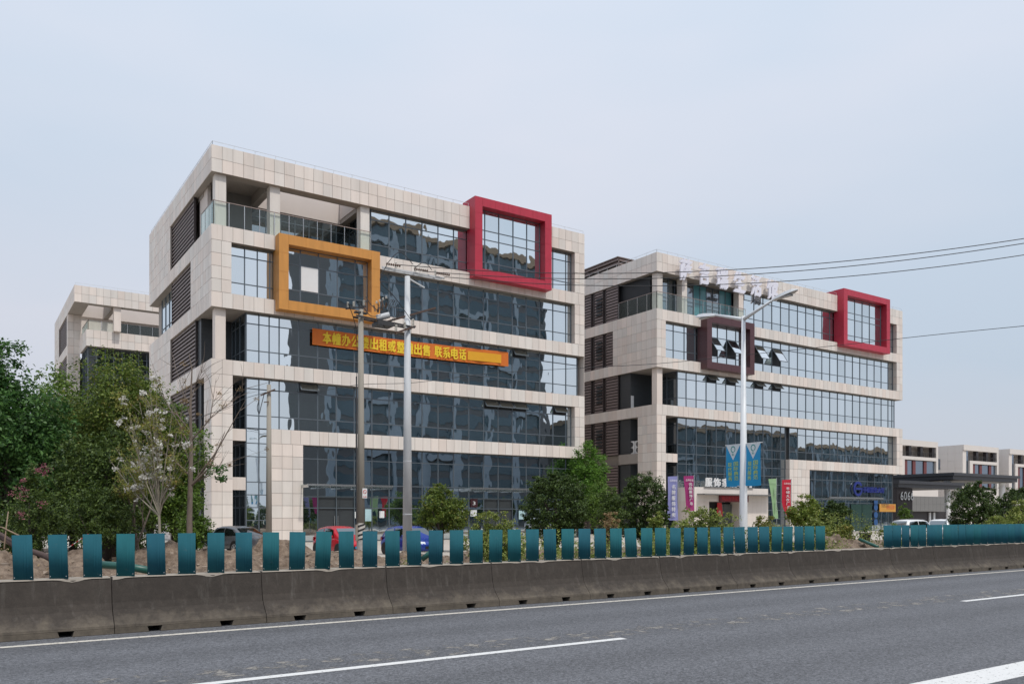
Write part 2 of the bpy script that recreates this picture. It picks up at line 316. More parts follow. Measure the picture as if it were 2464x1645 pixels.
M['barrier'] = barrier_mat(); M['littop_sleeve'] = simple('lit_top_and_sleeve', (.30, .265, .225), .9, amt=.25, scale=4); M['soil'] = soil_mat()
M['pave'] = simple('plaza_concrete', (.46, .42, .37), .85, amt=.16, scale=.5, bmp=.1)
M['kerb'] = simple('kerb_stone', (.40, .37, .33), .85, amt=.14)
M['earth'] = simple('far_ground', (.16, .145, .11), .95, amt=.3, scale=.05)
M['whitebld'] = simple('white_cladding', (.66, .61, .57), .6, amt=.05, scale=.4)
M['darkroof'] = simple('charcoal_metal', (.045, .047, .055), .4, .2, amt=.08)
M['darkslat'] = simple('charcoal_slat', (.03, .025, .028), .5, amt=.1)
M['greypanel'] = simple('grey_panel', (.20, .195, .19), .6, amt=.08)
M['farglass'] = glass_mat('far_glass', (.45, .52, .6), (.03, .05, .075), .6, .004)
M['farred'] = simple('far_red_panel', (.14, .035, .035), .5, amt=.08)
M['tower'] = simple('tower_render', (.10, .10, .105), .8, amt=.1, scale=.2)
M['towerlight'] = simple('tower_pale', (.26, .31, .36), .8, amt=.1, scale=.2)
M['towertan'] = simple('tower_tan', (.30, .22, .15), .8, amt=.1, scale=.2)
M['towerglass'] = simple('tower_glass', (.05, .085, .11), .15, amt=.3, scale=.15)

# ---------------------------------------------------------------- ground, road, plaza
def sheet(name, x0, y0, x1, y1, z, mat, parent=None, struct=True):
    m = MB(); m.quad((x0,y0,z),(x1,y0,z),(x1,y1,z),(x0,y1,z)); o = m.build(name, mat, parent)
    if struct and not parent: o['kind'] = 'structure'
    return o
sheet('ground', -2500, -2500, 2500, 2500, -.03, M['earth'])
road = sheet('road', -400, -14, 600, 16.6, 0, M['asphalt'])
def stripe(name, x0, x1, y0, y1, mat, z=.004):
    m = MB(); m.quad((x0,y0,z),(x1,y0,z),(x1,y1,z),(x0,y1,z)); return m.build(name, mat, road)
stripe('edge_line', -60, 200, 15.03, 15.2, M['edge'])
for k in range(-2, 8): stripe('lane_dash', -3.3 + k*17.9 - (0 if k else 0), 9.25 + k*17.9 - 5.0*0, 10.37, 10.54, M['line']) if k == 0 else None
for x0, x1 in ((-12, 9.2), (20.0, 29.5), (40.2, 49.6), (60.4, 69.8)):
    if x0 > -12: stripe('lane_dash', x0, x1, 10.37, 10.54, M['line'])
stripe('lane_line', -60, 200, 5.15, 5.68, M['line'])
stripe('worn_marking', -12, 34, 10.62, 11.5, M['ghost'], .002)
sheet('plaza_pavement', -120, 16.6, 300, 160, -.008, M['pave'])

# soil bank behind the barrier: a rough strip with heaps
def hnoise(x, y, s):
    return math.sin(x*s*1.3 + 1.7*math.sin(y*s*.9)) * math.cos(y*s*1.1 + 1.3*math.sin(x*s*.7))
HEAPS = [(*at(px, 1240, D)[:2], h, r, r*.85) for px, D, h, r in ((30,24,.8,1.5),(190,27,.7,1.2),(300,26,.4,1.2),(385,30,.6,1.1),(470,30,.4,1.2),(560,31,.6,1.2),(640,33,.65,1.0),(700,34,.8,1.3),(790,37,.8,1.2),(850,36,.4,.9),(985,38,.5,.6),(1150,30,.6,1.4),(1300,27,.5,1.5),(2015,33,.72,2.2),(1935,32,.45,1.5),(2078,31.5,.3,1.6))]
def soil_z(x, y):
    e = min(1, max(0, (37.0 - y) / 4.0)) * min(1, max(0, (y - 16.3) / .5)) * min(1, max(0, (46-x)/8))
    h = .16 + .13*hnoise(x, y, .9) + .08*hnoise(x+3, y-2, 2.3) + .05*hnoise(x, y+9, 5.1) + .04*hnoise(x*1.7+4, y, 9.0) + .03*hnoise(x+y, y*1.3-x*.4, 14.0)
    h += .16*mnoise.fractal(Vector((x*1.6, y*1.6, 3.1)), .9, 2.1, 5)
    for (hx, hy, hh, rx, ry) in HEAPS:
        d = ((x-hx)/rx)**2 + ((y-hy)/ry)**2
        if d < 6: h += hh * math.exp(-d) * (1 + .18*hnoise(x, y, 3.7))
    return -.05 + max(0, h) * e
def soil():
    xs = np.arange(-12, 50, .13); ys = np.arange(16.3, 37.4, .13); nx, ny = len(xs), len(ys)
    v = [(x, y, soil_z(x, y)) for y in ys for x in xs]
    f = [(j*nx+i, j*nx+i+1, (j+1)*nx+i+1, (j+1)*nx+i) for j in range(ny-1) for i in range(nx-1)]
    me = bpy.data.meshes.new('soil_bank'); me.from_pydata(v, [], f); me.shade_smooth(); me.materials.append(M['soil']); o = bpy.data.objects.new('soil_bank', me); link(o); o['kind'] = 'structure'
soil()
sheet('planting_bed', -90, 35.0, 10.2, 60, 0, M['soil']); sheet('planting_bed', 24, 26, 76, 41, .002, M['soil'])
m = MB(); m.box(54, 57.2, -.008, 104, 57.5, .13); k_ = m.build('kerb', M['kerb']); k_['kind'] = 'structure'
m = MB(); m.box(54, 57.5, -.008, 104, 62.6, .12); k_ = m.build('footpath', M['pave']); k_['kind'] = 'structure'
# ---------------------------------------------------------------- office buildings
ZS = [(7.5, 8.6), (12.38, 13.48), (17.25, 18.37), (22.13, 23.25)]      # storey bands
TOP = (27.05, 29.0)
GI = .6                                                                # glass inset behind the stone plane
class Office:
    def __init__(s, name, label, x0, x1, y0, y1):
        s.x0, s.x1, s.y0, s.y1 = x0, x1, y0, y1
        s.root = empty(name, (x0, y0, 0), label, 'office building'); s.tiles = []; s.panes = []; s.wall = MB(); s.rs = random.Random(int(x0))
    def core(s, *a): s.wall.box(*a)
    def tile(s, ax, c, u0, u1, z0, z1, du=.765, dz=.965, sgn=-1):
        nu = max(1, round((u1-u0)/du)); nz = max(1, round((z1-z0)/dz)); a = (u1-u0)/nu; b = (z1-z0)/nz; g = .026
        for i in range(nu):
            for j in range(nz):
                u = u0 + (i+.5)*a; z = z0 + (j+.5)*b; off = sgn * s.rs.uniform(0, .003)
                if ax == 'Y': s.tiles.append((s.root, u, c - sgn*.015 + off, z, a-g, .03, b-g, 0, 0))
                else: s.tiles.append((s.root, c - sgn*.015 + off, u, z, .03, a-g, b-g, 0, 0))
    def slab(s, x0, y0, x1, y1, z0, z1, rows=1, front=True, left=True):
        s.core(x0+.03, y0+.03, z0, x1-.03, y1-.03, z1)
        if front: s.tile('Y', y0, x0, x1, z0, z1, dz=(z1-z0)/rows)
        if left: s.tile('X', x0, y0, y1, z0, z1, dz=(z1-z0)/rows)
        return s
    def pier(s, x0, y0, x1, y1, z0, z1, left=True, front=True):
        s.core(x0+.03, y0+.03, z0+.002, x1-.03, y1-.03, z1-.002)
        if front: s.tile('Y', y0, x0, x1, z0, z1)
        if left: s.tile('X', x0, y0+.03, y1, z0, z1)
    def glaze(s, ax, c, us, zs, mat='glass', skip=(), pane='glass_pane'):
        m = MB(); w_ = .036; sp = s.root
        for u in us:
            if ax == 'Y': m.box(u-w_, c-.06, zs[0], u+w_, c+.05, zs[-1])
            else: m.box(c-.06, u-w_, zs[0], c+.05, u+w_, zs[-1])
        for z in zs:
            if ax == 'Y': m.box(us[0], c-.045, z-w_, us[-1], c+.05, z+w_)
            else: m.box(c-.045, us[0], z-w_, c+.05, us[-1], z+w_)
        fr = m.build('window_frame', M['frame'], s.root)
        for i in range(len(us)-1):
            for j in range(len(zs)-1):
                if (i, j) in skip: continue
                a = us[i+1]-us[i]; b = zs[j+1]-zs[j]; t = s.rs.gauss(0, .0016); t2 = s.rs.gauss(0, .0016)
                u = (us[i]+us[i+1])/2; z = (zs[j]+zs[j+1])/2
                it = (fr, u, c, z, a, .02, b, t, t2) if ax == 'Y' else (fr, c, u, z, .02, a, b, 0, t2)
                s.panes.append((mat, it))
        return fr
    def awning(s, x0, x1, z0, z1, ang, y):
        """a sash hinged along its top edge and pushed outwards"""
        h = z1-z0; c, sn = math.cos(ang), math.sin(ang); P = lambda x, t, d=0: (x, y - sn*t - d*c, z1 - c*t + d*sn)
        m = MB()
        for (a, b, t0, t1) in ((x0, x0+.06, 0, h), (x1-.06, x1, 0, h), (x0+.06, x1-.06, 0, .06), (x0+.06, x1-.06, h-.06, h)):
            m.hexa([P(a,t0,.03),P(b,t0,.03),P(b,t0,-.03),P(a,t0,-.03),P(a,t1,.03),P(b,t1,.03),P(b,t1,-.03),P(a,t1,-.03)])
        fr = m.build('open_sash', M['frame'], s.root)
        m = MB(); a, b, t0, t1 = x0+.06, x1-.06, .06, h-.06
        m.hexa([P(a,t0,.01),P(b,t0,.01),P(b,t0,-.01),P(a,t0,-.01),P(a,t1,.01),P(b,t1,.01),P(b,t1,-.01),P(a,t1,-.01)]); m.build('glass_pane', M['glass'], fr)
        MB().box(x0+.04, y+.05, z0+.04, x1-.04, y+.07, z1-.04).build('dark_opening', M['dark'], s.root)
    def box_frame(s, x0, x1, z0, z1, t, yf, yb, mat, nm):
        """projecting picture frame of coloured metal panels, each panel a piece"""
        root = s.root; g = .012
        core = MB(); e = .02
        for (a, b, c, d) in ((x0, x0+t, z0, z1), (x1-t, x1, z0, z1), (x0+t, x1-t, z0, z0+t), (x0+t, x1-t, z1-t, z1)): core.box(a+e, yf+e, c+e, b-e, yb-.01, d-e)
        fr = core.build(nm, mat, root)
        def panels(lo, hi, vertical):
            n = max(1, round((hi-lo)/1.45)); return [(lo+(hi-lo)*i/n, lo+(hi-lo)*(i+1)/n) for i in range(n)]
        segs = [(x0, x0+t, a, b) for a, b in panels(z0, z1, 1)] + [(x1-t, x1, a, b) for a, b in panels(z0, z1, 1)] + [(a, b, z0, z0+t) for a, b in panels(x0+t, x1-t, 0)] + [(a, b, z1-t, z1) for a, b in panels(x0+t, x1-t, 0)]
        its = [(fr, (a+b)/2, (yf+yb)/2, (c+d)/2, b-a-g, yb-yf, d-c-g, 0, 0) for a, b, c, d in segs]
        pieces('frame_panel', its, mat, fr)
    def louver(s, x, ya, yb, z0, z1, gaps=(), pitch=.3, blade=.14, dens=1):
        fr = MB().box(x+.16, ya, z0, x+.2, yb, z1).build('louver', M['slatdark'], s.root); segs = []; y = ya
        for yy in [ya, yb] + [g for q in gaps for g in q]: MB().box(x+.02, yy-.05, z0, x+.14, yy+.05, z1).build('post', M['slatdark'], fr)
        for g0, g1 in list(gaps) + [(yb, yb)]: segs.append((y+.05, g0-.05)); y = g1
        n = int((z1-z0)/pitch); p = (z1-z0)/n
        for (a, b) in segs:
            if b-a < .1: continue
            for k in range(n):
                z = z0+(k+.5)*p
                o = bpy.data.objects.new('slat', unit_box('slat', .03, b-a, blade*dens, M['slat'])); off = world(fr)
                o.location = (x+.06-off.x, (a+b)/2-off.y, z-off.z); o.rotation_euler = (0, R(8), 0); link(o, fr)
    def balustrade(s, pts, z0, z1, step=1.15):
        for (a, b) in zip(pts, pts[1:]):
            a = Vector(a); b = Vector(b); n = max(1, round((b-a).length/step)); m = MB()
            rail = MB().bar((a.x, a.y, z1), (b.x, b.y, z1), .06, .05).build('hand_rail', M['rail'], s.root)
            for i in range(n+1):
                p = a.lerp(b, i/n); o = MB().box(p.x-.025, p.y-.025, z0-.25, p.x+.025, p.y+.025, z1).build('post', M['steel'], rail)
            for i in range(n):
                p, q = a.lerp(b, (i+.04)/n), a.lerp(b, (i+.96)/n); d = (q-p).normalized(); nn = Vector((-d.y, d.x, 0))*.008
                MB().hexa([(p-nn).to_tuple()[:2]+(z0,), (q-nn).to_tuple()[:2]+(z0,), (q+nn).to_tuple()[:2]+(z0,), (p+nn).to_tuple()[:2]+(z0,), (p-nn).to_tuple()[:2]+(z1-.06,), (q-nn).to_tuple()[:2]+(z1-.06,), (q+nn).to_tuple()[:2]+(z1-.06,), (p+nn).to_tuple()[:2]+(z1-.06,)]).build('glass_panel', M['bal'], rail)
    def conductor(s, pts, z, h=.28, step=1.5):
        """thin lightning conductor on short stands along the parapet"""
        m = MB()
        for a, b in zip(pts, pts[1:]):
            a = Vector((*a, 0)); b = Vector((*b, 0)); n = max(1, int((b-a).length/step)); m.bar((a.x, a.y, z+h), (b.x, b.y, z+h), .022)
            for i in range(n+1): p = a.lerp(b, i/n); m.bar((p.x, p.y, z), (p.x, p.y, z+h), .022)
        m.build('lightning_conductor', M['galv'], s.root)
    def finish(s, lim=300):
        s.wall.build('wall', M['core'], s.root)
        pieces('stone_tile', s.tiles, M['stone'], s.root, lim)
        by = {}
        for mat, it in s.panes: by.setdefault(mat, []).append(it)
        left = lim
        for mat in sorted(by, key=lambda k: -len(by[k])):
            pieces('glass_pane', by[mat], M[mat], s.root, max(0, left)); left -= len(by[mat])

def rng(a, b, st): n = max(1, round((b-a)/st)); return [a+(b-a)*i/n for i in range(n+1)]
def zrow(z): return [z+.02, z+.98, z+2.98, z+3.76]

# ---- building A (nearest, orange and red frames)
A = Office('office_building', 'six storey beige stone office block with orange and red box frames, nearest the road barrier', 15.25, 49.87, 62.0, 85.5)
x0, x1, y0, y1 = A.x0, A.x1, A.y0, A.y1; yg = y0+GI
for i, (a, b) in enumerate(ZS):
    if i == 0:
        A.slab(19.63, y0, x1, y1, a, b, left=False); A.core(x0+.05, 66.4, a, 19.66, y1-.03, b)
        A.pier(16.76, y0+.45, 17.86, y0+.8, a+.12, b-.08, left=False); A.pier(16.76, y0+.45, 17.86, y0+.8, 3.95, 4.92, left=False)
        A.core(x0+.4, 64.15, a+.1, x0+.6, 67.9, b-.05)
    else: A.slab(x0, y0, x1, y1, a, b)
# top band: beam ring and roofs around the open terrace court
A.slab(x0, y0, x1, y0+1.1, *TOP, rows=2, left=False); A.tile('X', x0, y0+.03, y1, *TOP, dz=.975)
A.core(x0+.03, y0+1.07, TOP[0], x0+.5, y1-.03, TOP[1]); A.core(x0+.5, y0+1.07, 27.5, 19.5, 66.6, 28.5); A.core(x0+.5, 66.6, TOP[0]-.3, x1-.03, y1-.03, 28.6)
A.core(27.3, y0+1.07, TOP[0], x1-.03, 66.6, 28.6)
for bx in (19.45, 26.95): A.core(bx, y0+1.07, 26.75, bx+.5, 66.6, 28.9)
MB().box(19.95, 66.55, 26.78, 26.95, 66.62, 29.3).build('court_wall', M['plaster'], A.root)
MB().box(26.9, 63.1, 27.1, 26.945, 66.5, 29.0).build('court_wall', M['plaster'], A.root)
# piers: corner pier (lower floors), pier next to entrance, right hand piers
A.pier(x0, y0, 16.78, 64.15, 0, 12.38)
A.pier(19.63, y0, 22.11, 64.5, 0, 7.5)
for z in ((7.5+1.1, 12.38), (18.37, 22.13), (23.25, 27.05)):
    A.pier(48.69, y0, x1, y1, *z, left=False); A.tile('X', 48.69, y0+.03, yg-.06, *z, du=.6)
A.pier(x0, y0, 16.69, 68.45, 18.37, 22.13)                                  # solid corner block on 5th floor
A.tile('Y', y0+.001, x0, 16.69, 18.37, 22.13)
# columns
for cx in (15.6, 19.62, 26.98): MB().box(cx, y0+.3, 23.25, cx+.78, y0+1.05, 27.05).build('column', M['stone'], A.root)
MB().box(15.6, y0+.33, 13.48, 16.35, y0+1.08, 17.25).build('column', M['stone'], A.root)
# side facade
A.pier(x0, 76.0, 17, y1, 23.25, 27.05, front=False); A.pier(x0, 76.0, 17, y1, 13.48, 17.25, front=False); A.pier(x0, 76.0, 17, y1, 0, 12.38, front=False)
A.louver(x0+.1, 67.9, 76.0, 23.25, 27.05); A.louver(x0+.1, 68.45, 76.0, 18.37, 22.13); A.louver(x0+.1, 67.4, 76.0, 13.48, 17.25); A.louver(x0+.1, 67.4, 76.0, 8.6, 12.38); A.louver(x0+.1, 67.4, 76.0, .1, 7.6)
A.glaze('X', x0+.62, rng(76.0, 82.6, 1.5), zrow(18.37)); A.core(x0+.75, 76.0, 18.4, 17, 84.9, 22.1)
# dark cladding at the back of the corner recess
for (a, b) in ((13.48, 17.25), (8.6, 12.38), (0, 7.5)):
    m = MB(); m.box(x0+.5, 66.3, a, 17.9, 66.5, b); m.box(x0+.3, 66.3, a, x0+.5, 67.4, b); m.build('recess_wall', M['darkpanel'], A.root)
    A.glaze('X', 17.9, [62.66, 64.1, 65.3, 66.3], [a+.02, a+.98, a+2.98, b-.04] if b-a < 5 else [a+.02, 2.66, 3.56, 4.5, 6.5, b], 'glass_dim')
MB().box(17.98, y0+GI+.1, .01, x1-.5, 85, 27).build('interior', M['dark'], A.root) if False else None
m = MB()
for (a, b) in ((0, 7.5), (8.6, 12.38), (13.48, 17.25), (18.37, 22.13)): m.box(18.0, yg+.1, a+.01, x1-.62, y1-.3, b-.01)
m.box(28.0, yg+.1, 23.26, x1-.62, y1-.3, 27.04); m.build('interior', M['dark'], A.root)
# front glazing
G = [32.7+1.535*k for k in range(-7, 11)]                                   # 21.95 .. 48.05
upper = [17.92, 18.87, 19.65, 20.42] + G
OPEN3 = {i for i, u in enumerate(upper[:-1]) if any(abs(u-q) < .4 for q in (21.95, 38.84, 40.37, 41.9, 46.5))}
A.glaze('Y', yg, upper + [48.66], zrow(8.6), skip={(i, 2) for i in OPEN3})
for i in OPEN3: A.awning(upper[i]+.03, upper[i+1]-.03, 11.6, 12.34, R(38), yg-.05)
o4 = [i for i, u in enumerate(upper) if abs(u-41.9) < .4][0]
A.glaze('Y', yg, upper + [49.4], zrow(13.48), skip={(o4, 2)}); A.awning(upper[o4]+.03, upper[o4+1]-.03, 16.48, 17.22, R(38), yg-.05)
A.glaze('Y', yg, [16.72, 17.8, 18.75, 19.7, 20.42] + G + [48.66], zrow(18.37))
A.glaze('Y', yg, [28.0] + [g for g in G if g > 29] + [48.66], zrow(23.25))
MB().box(20.67, 61.96, 18.27, 27.41, 61.985, 22.45).build('frame_backing', M['dark'], A.root)
A.glaze('Y', 61.93, [20.68, 21.85, 23.3, 24.85, 26.35, 27.4], [18.27, 19.3, 21.25, 22.45]); MB().box(21.9, 61.86, 19.36, 23.25, 61.88, 21.2).build('white_blind', M['white'], A.root)
A.glaze('Y', yg, [17.92, 18.87, 19.6], [.02, 1.7, 2.66, 3.62, 4.58, 6.5, 7.5, 8.6], 'glass')
A.glaze('X', 49.42, [62.66, 64, 66], zrow(13.48))
# ground floor shopfront with two entrances
gx = [22.15] + [g for g in G if g > 22.5] + [49.4]
def cells(lo, hi): return [i for i in range(len(gx)-1) if gx[i] >= lo-.5 and gx[i+1] <= hi+.5]
A.glaze('Y', yg, gx, [3.56, 4.5, 6.5, 7.46], 'glass_low')
d1 = cells(23.6, 26.4); d2 = cells(39.0, 41.6)
A.glaze('Y', yg, gx, [.05, 2.66, 3.52], 'glass_low', skip={(i, j) for i in d1+d2 for j in (0, 1)})
for dd in (d1, d2):
    a, b = gx[dd[0]], gx[dd[-1]+1]; c = (a+b)/2
    for (p, q) in ((a+.04, c-.02), (c+.02, b-.04)):
        dr = MB().box(p, yg+.06, .05, q, yg+.11, 3.5).build('door', M['darkpanel'], A.root)
        h = q-.12 if q < c else p+.12
        m = MB(); m.tube([(h, yg-.02, .75), (h, yg-.02, 2.05)], .025, 8); m.box(h-.02, yg-.02, .8, h+.02, yg+.06, .84); m.box(h-.02, yg-.02, 1.95, h+.02, yg+.06, 1.99); m.build('handle', M['steel'], dr)
# glass canopies over the entrances
for (a, b) in ((21.9, 29.0), (36.2, 43.6)):
    c = MB().box(a, y0-1.5, 4.42, b, yg-.06, 4.46).build('canopy', M['bal'], A.root); m = MB()
    m.box(a, y0-1.55, 4.32, b, y0-1.47, 4.47); k = a
    for k in rng(a+.1, b-.1, 1.55): m.box(k-.04, y0-1.5, 4.2, k+.04, yg-.06, 4.41)
    m.build('canopy_beam', M['steel'], c)
    m = MB()
    for k in rng(a+.8, b-.8, 1.55): m.bar((k, yg-.05, 5.9), (k, y0-1.2, 4.47), .035)
    m.build('tie_rod', M['steel'], c) if False else None
# terrace: back wall, windows, balustrade
MB().box(x0+.8, 66.5, 23.25, 19.5, 66.7, 27.5).build('terrace_wall', M['greywall'], A.root)
MB().box(x0+.55, 65.4, 23.25, x0+.8, 67.8, 27.4).build('terrace_wall', M['plaster'], A.root)
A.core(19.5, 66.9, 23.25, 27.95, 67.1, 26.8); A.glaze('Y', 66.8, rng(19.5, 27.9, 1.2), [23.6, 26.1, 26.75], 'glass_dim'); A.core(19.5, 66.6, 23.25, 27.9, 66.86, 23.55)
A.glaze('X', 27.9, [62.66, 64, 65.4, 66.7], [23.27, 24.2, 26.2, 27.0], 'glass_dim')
A.balustrade([(15.42, 65.7, 0), (15.42, 62.16, 0), (27.8, 62.16, 0)], 23.3, 25.03)
A.box_frame(19.93, 28.15, 17.52, 23.2, .74, 61.1, 62.5, M['orange'], 'orange_frame')
A.box_frame(37.06, 45.3, 22.72, 29.66, .76, 61.1, 62.5, M['red'], 'red_frame')
m = MB(); m.box(37.06, 62.0, 29.0, 45.3, 63.2, 29.64); m.build('red_frame_top', M['red'], A.root)
MB().box(37.8, 62.0, 23.3, 44.6, 62.05, 28.95).build('frame_backing', M['dark'], A.root); 
A.glaze('Y', 61.93, [37.84, 38.55, 40.02, 41.55, 43.05, 44.52], [23.5, 24.35, 26.35, 27.15, 28.88])
A.conductor([(x0+.1, 85), (x0+.1, y0+.1), (37.0, y0+.1)], 29.0); A.conductor([(45.4, y0+.1), (x1-.1, y0+.1)], 29.0)
m = MB(); m.box(x0+.5, 65.4, 29.0, x0+.8, 74.0, 29.35); m.build('roof_screen', M['darkroof'], A.root)
m = MB(); m.quad((22.95, y0+.28, 15.42), (41.2, y0+.28, 15.6), (41.2, y0+.28, 16.85), (22.95, y0+.28, 16.66))
MB().box(x1-.028, y0+.05, 0, x1-.0, y1-.05, 29).build('flank_wall', M['stone'], A.root)
A.finish()

# ---- building B (right, sign on the roof edge)
B = Office('office_building', 'six storey beige stone office block with maroon and red box frames and white rooftop lettering', 59.3, 103.5, 62.0, 88.0)
x0, x1, y0, y1 = B.x0, B.x1, B.y0, B.y1
for i, (a, b) in enumerate(ZS):
    if i == 0:
        B.slab(80.35, y0, x1, y1, a, b, left=False); B.tile('X', 80.35, y0+.03, yg-.06, a, b, du=.6); B.core(x0+.6, 68.1, a, 80.4, y1-.03, b)
        B.core(x0+.1, 64.85, a+.05, x0+.45, 68.0, b); B.pier(60.55, y0+.45, 62.7, y0+.8, a+.12, b-.06, left=False)
    else: B.slab(x0, y0, x1, y1, a, b)
B.slab(x0, y0, x1, y1, *TOP, rows=2)
B.pier(x0, y0, 60.6, 64.85, 0, 12.38); B.pier(80.35, y0, 84.07, 64.5, 0, 7.5); B.tile('X', 80.35, y0+.03, yg-.06, 0, 7.5, du=.6)
for z in ((8.6, 12.38), (18.37, 22.13), (23.25, 27.05)):
    B.pier(102.15, y0, x1, y1, *z, left=False); B.tile('X', 102.15, y0+.03, yg-.06, *z, du=.6)
B.pier(x0, y0, 60.58, 68.82, 18.37, 22.13)
for cx in (59.65, 63.2, 72.0): MB().box(cx, y0+.3, 23.25, cx+.75, y0+1.05, 27.05).build('column', M['stone'], B.root)
MB().box(59.65, y0+.33, 13.48, 60.4, y0+1.08, 17.25).build('column', M['stone'], B.root)
gp = [(70.16, 70.62), (72.15, 72.7), (74.4, 74.9)]
for (a, b) in ((23.25, 27.05), (18.37, 22.13), (13.48, 17.25), (8.6, 12.38), (.1, 7.5)):
    B.louver(x0+.1, 68.82 if a == 18.37 else 68.1, 87.5, a, b, gp, dens=1.45)
    for k in range(5): 
        o = MB().box(x0+.03, 70.75, a+1.05+k*.42, x0+.1, 71.7, a+1.3+k*.42).build('vent_slot', M['dark'], B.root)
for (a, b) in ((13.48, 17.25), (8.6, 12.38), (0, 7.5)):
    m = MB(); m.box(x0+.5, 66.3, a, 62.8, 66.5, b); m.box(x0+.3, 66.3, a, x0+.5, 68.0, b); m.build('recess_wall', M['darkpanel'], B.root)
    B.glaze('X', 62.8, [62.66, 64.1, 65.3, 66.3], [a+.02, a+.98, a+2.98, b-.04] if b-a < 5 else [a+.02, 2.66, 3.56, 4.5, 6.5, b], 'glass_dim')
for (z, ys) in ((13.5, (66.7,)), (8.62, (66.2, 65.2))):                              # air conditioner units on the recess ledge
    for yy in ys:
        a = MB().box(x0+.35, yy-.42, z, x0+.75, yy+.42, z+1.35).build('air_conditioner', M['white'], B.root)
        m = MB(); m.lathe((x0+.34, yy, z+.37), [(.28, -.01), (.28, .012)], 14, 'X'); m.lathe((x0+.34, yy, z+.98), [(.28, -.01), (.28, .012)], 14, 'X'); m.build('fan_grille', M['iron'], a)
m = MB()
for (a, b) in ((0, 12.38), (13.48, 17.25), (18.37, 22.13)): m.box(62.95, yg+.1, a+.01, x1-1.0, y1-.3, b-.01)
m.box(73.0, yg+.1, 23.26, x1-1.0, y1-.3, 27.04); m.box(59.9, 63.6, 23.26, 72.9, y1-.3, 27.04); m.build('interior', M['dark'], B.root)
G = [81.03+1.545*k for k in range(-9, 14)]                                           # 67.1 .. 101.1
up = [62.8, 64.1, 65.6] + G
def near(q): return [i for i, u in enumerate(up) if abs(u-q) < .4][0]
o4 = [near(q) for q in (67.13, 70.22, 74.85, 77.94)]
B.glaze('Y', yg, up + [102.0, 102.5], zrow(13.48), skip={(i, 2) for i in o4})
for i in o4: B.awning(up[i]+.03, up[i+1]-.03, 16.48, 17.22, R(45), yg-.05)
u5 = [60.6, 62.2, 63.8, 65.4] + G; o5 = [i for i, u in enumerate(u5) if any(abs(u-q) < .4 for q in (74.85, 77.94))]
B.glaze('Y', yg, u5 + [102.12], zrow(18.37), skip={(i, 1) for i in o5})
for i in o5: B.awning(u5[i]+.03, u5[i+1]-.03, 19.4, 21.3, R(33), yg-.05)
B.glaze('Y', yg, [73.05] + [g for g in G if g > 74] + [102.12], zrow(23.25))
B.glaze('Y', yg, [g for g in G if g > 80.5] + [102.12], zrow(8.6))
B.glaze('Y', yg, [62.8, 64.1, 65.6] + [g for g in G if g < 80.5] + [80.3], [.05, 1.7, 2.66, 3.62, 4.58, 5.6, 6.6, 7.52, 8.58, 9.56, 11.5, 12.34], 'glass_low')
B.glaze('Y', yg, [84.1] + [g for g in G if g > 84.5] + [102.0], [.15, 2.66, 3.62, 4.15, 6.4, 7.46], 'glass_low')
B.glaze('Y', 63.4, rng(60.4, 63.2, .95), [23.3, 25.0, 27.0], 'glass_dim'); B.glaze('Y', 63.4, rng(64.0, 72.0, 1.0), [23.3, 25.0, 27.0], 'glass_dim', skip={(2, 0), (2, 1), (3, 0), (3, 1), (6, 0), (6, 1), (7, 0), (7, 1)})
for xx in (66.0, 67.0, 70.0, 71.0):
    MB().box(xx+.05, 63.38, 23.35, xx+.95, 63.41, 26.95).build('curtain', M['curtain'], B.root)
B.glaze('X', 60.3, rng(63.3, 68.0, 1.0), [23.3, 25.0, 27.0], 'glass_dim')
B.balustrade([(59.46, 68.0, 0), (59.46, 62.16, 0), (72.9, 62.16, 0)], 23.3, 25.03, 1.3)
B.box_frame(65.7, 73.2, 17.62, 23.27, .74, 61.1, 62.5, M['maroon'], 'maroon_frame')
B.box_frame(89.45, 99.2, 22.74, 29.7, .76, 61.1, 62.5, M['red'], 'red_frame')
m = MB(); m.box(89.45, 62.0, 29.0, 99.2, 63.6, 29.68); m.build('red_frame_top', M['red'], B.root)
MB().box(90.2, 62.0, 23.3, 98.4, 62.05, 28.95).build('frame_backing', M['dark'], B.root)
B.glaze('Y', 61.93, [90.25, 91.3, 92.85, 94.4, 95.95, 98.4], [23.5, 24.35, 26.35, 27.15, 28.9])
MB().box(66.45, 61.96, 18.37, 72.45, 61.985, 22.52).build('frame_backing', M['dark'], B.root)
fx_ = [66.45, 66.8, 68.15, 69.6, 71.05, 72.45]; B.glaze('Y', 61.93, fx_, [18.37, 19.2, 21.2, 22.52], skip={(1, 1), (3, 1)})
for i in (1, 3): B.awning(fx_[i]+.03, fx_[i+1]-.03, 19.25, 21.15, R(35), 61.87)
B.conductor([(x0+.1, 87), (x0+.1, y0+.1), (89.4, y0+.1)], 29.0); B.conductor([(99.3, y0+.1), (x1-.1, y0+.1)], 29.0)
# louvred plant screen on the roof
m = MB()
for k in range(4): m.box(61.4, 70.4, 29.3+k*.45, 75, 70.5, 29.5+k*.45); m.box(61.4, 70.5, 29.3+k*.45, 61.5, 86, 29.5+k*.45)
for yy in (70.4, 74, 78, 82, 86): m.box(61.5, yy, 28.8, 61.6, yy+.1, 31.0)
m.box(61.3, 70.3, 30.95, 75, 86, 31.05); m.build('roof_screen', M['slat'], B.root)
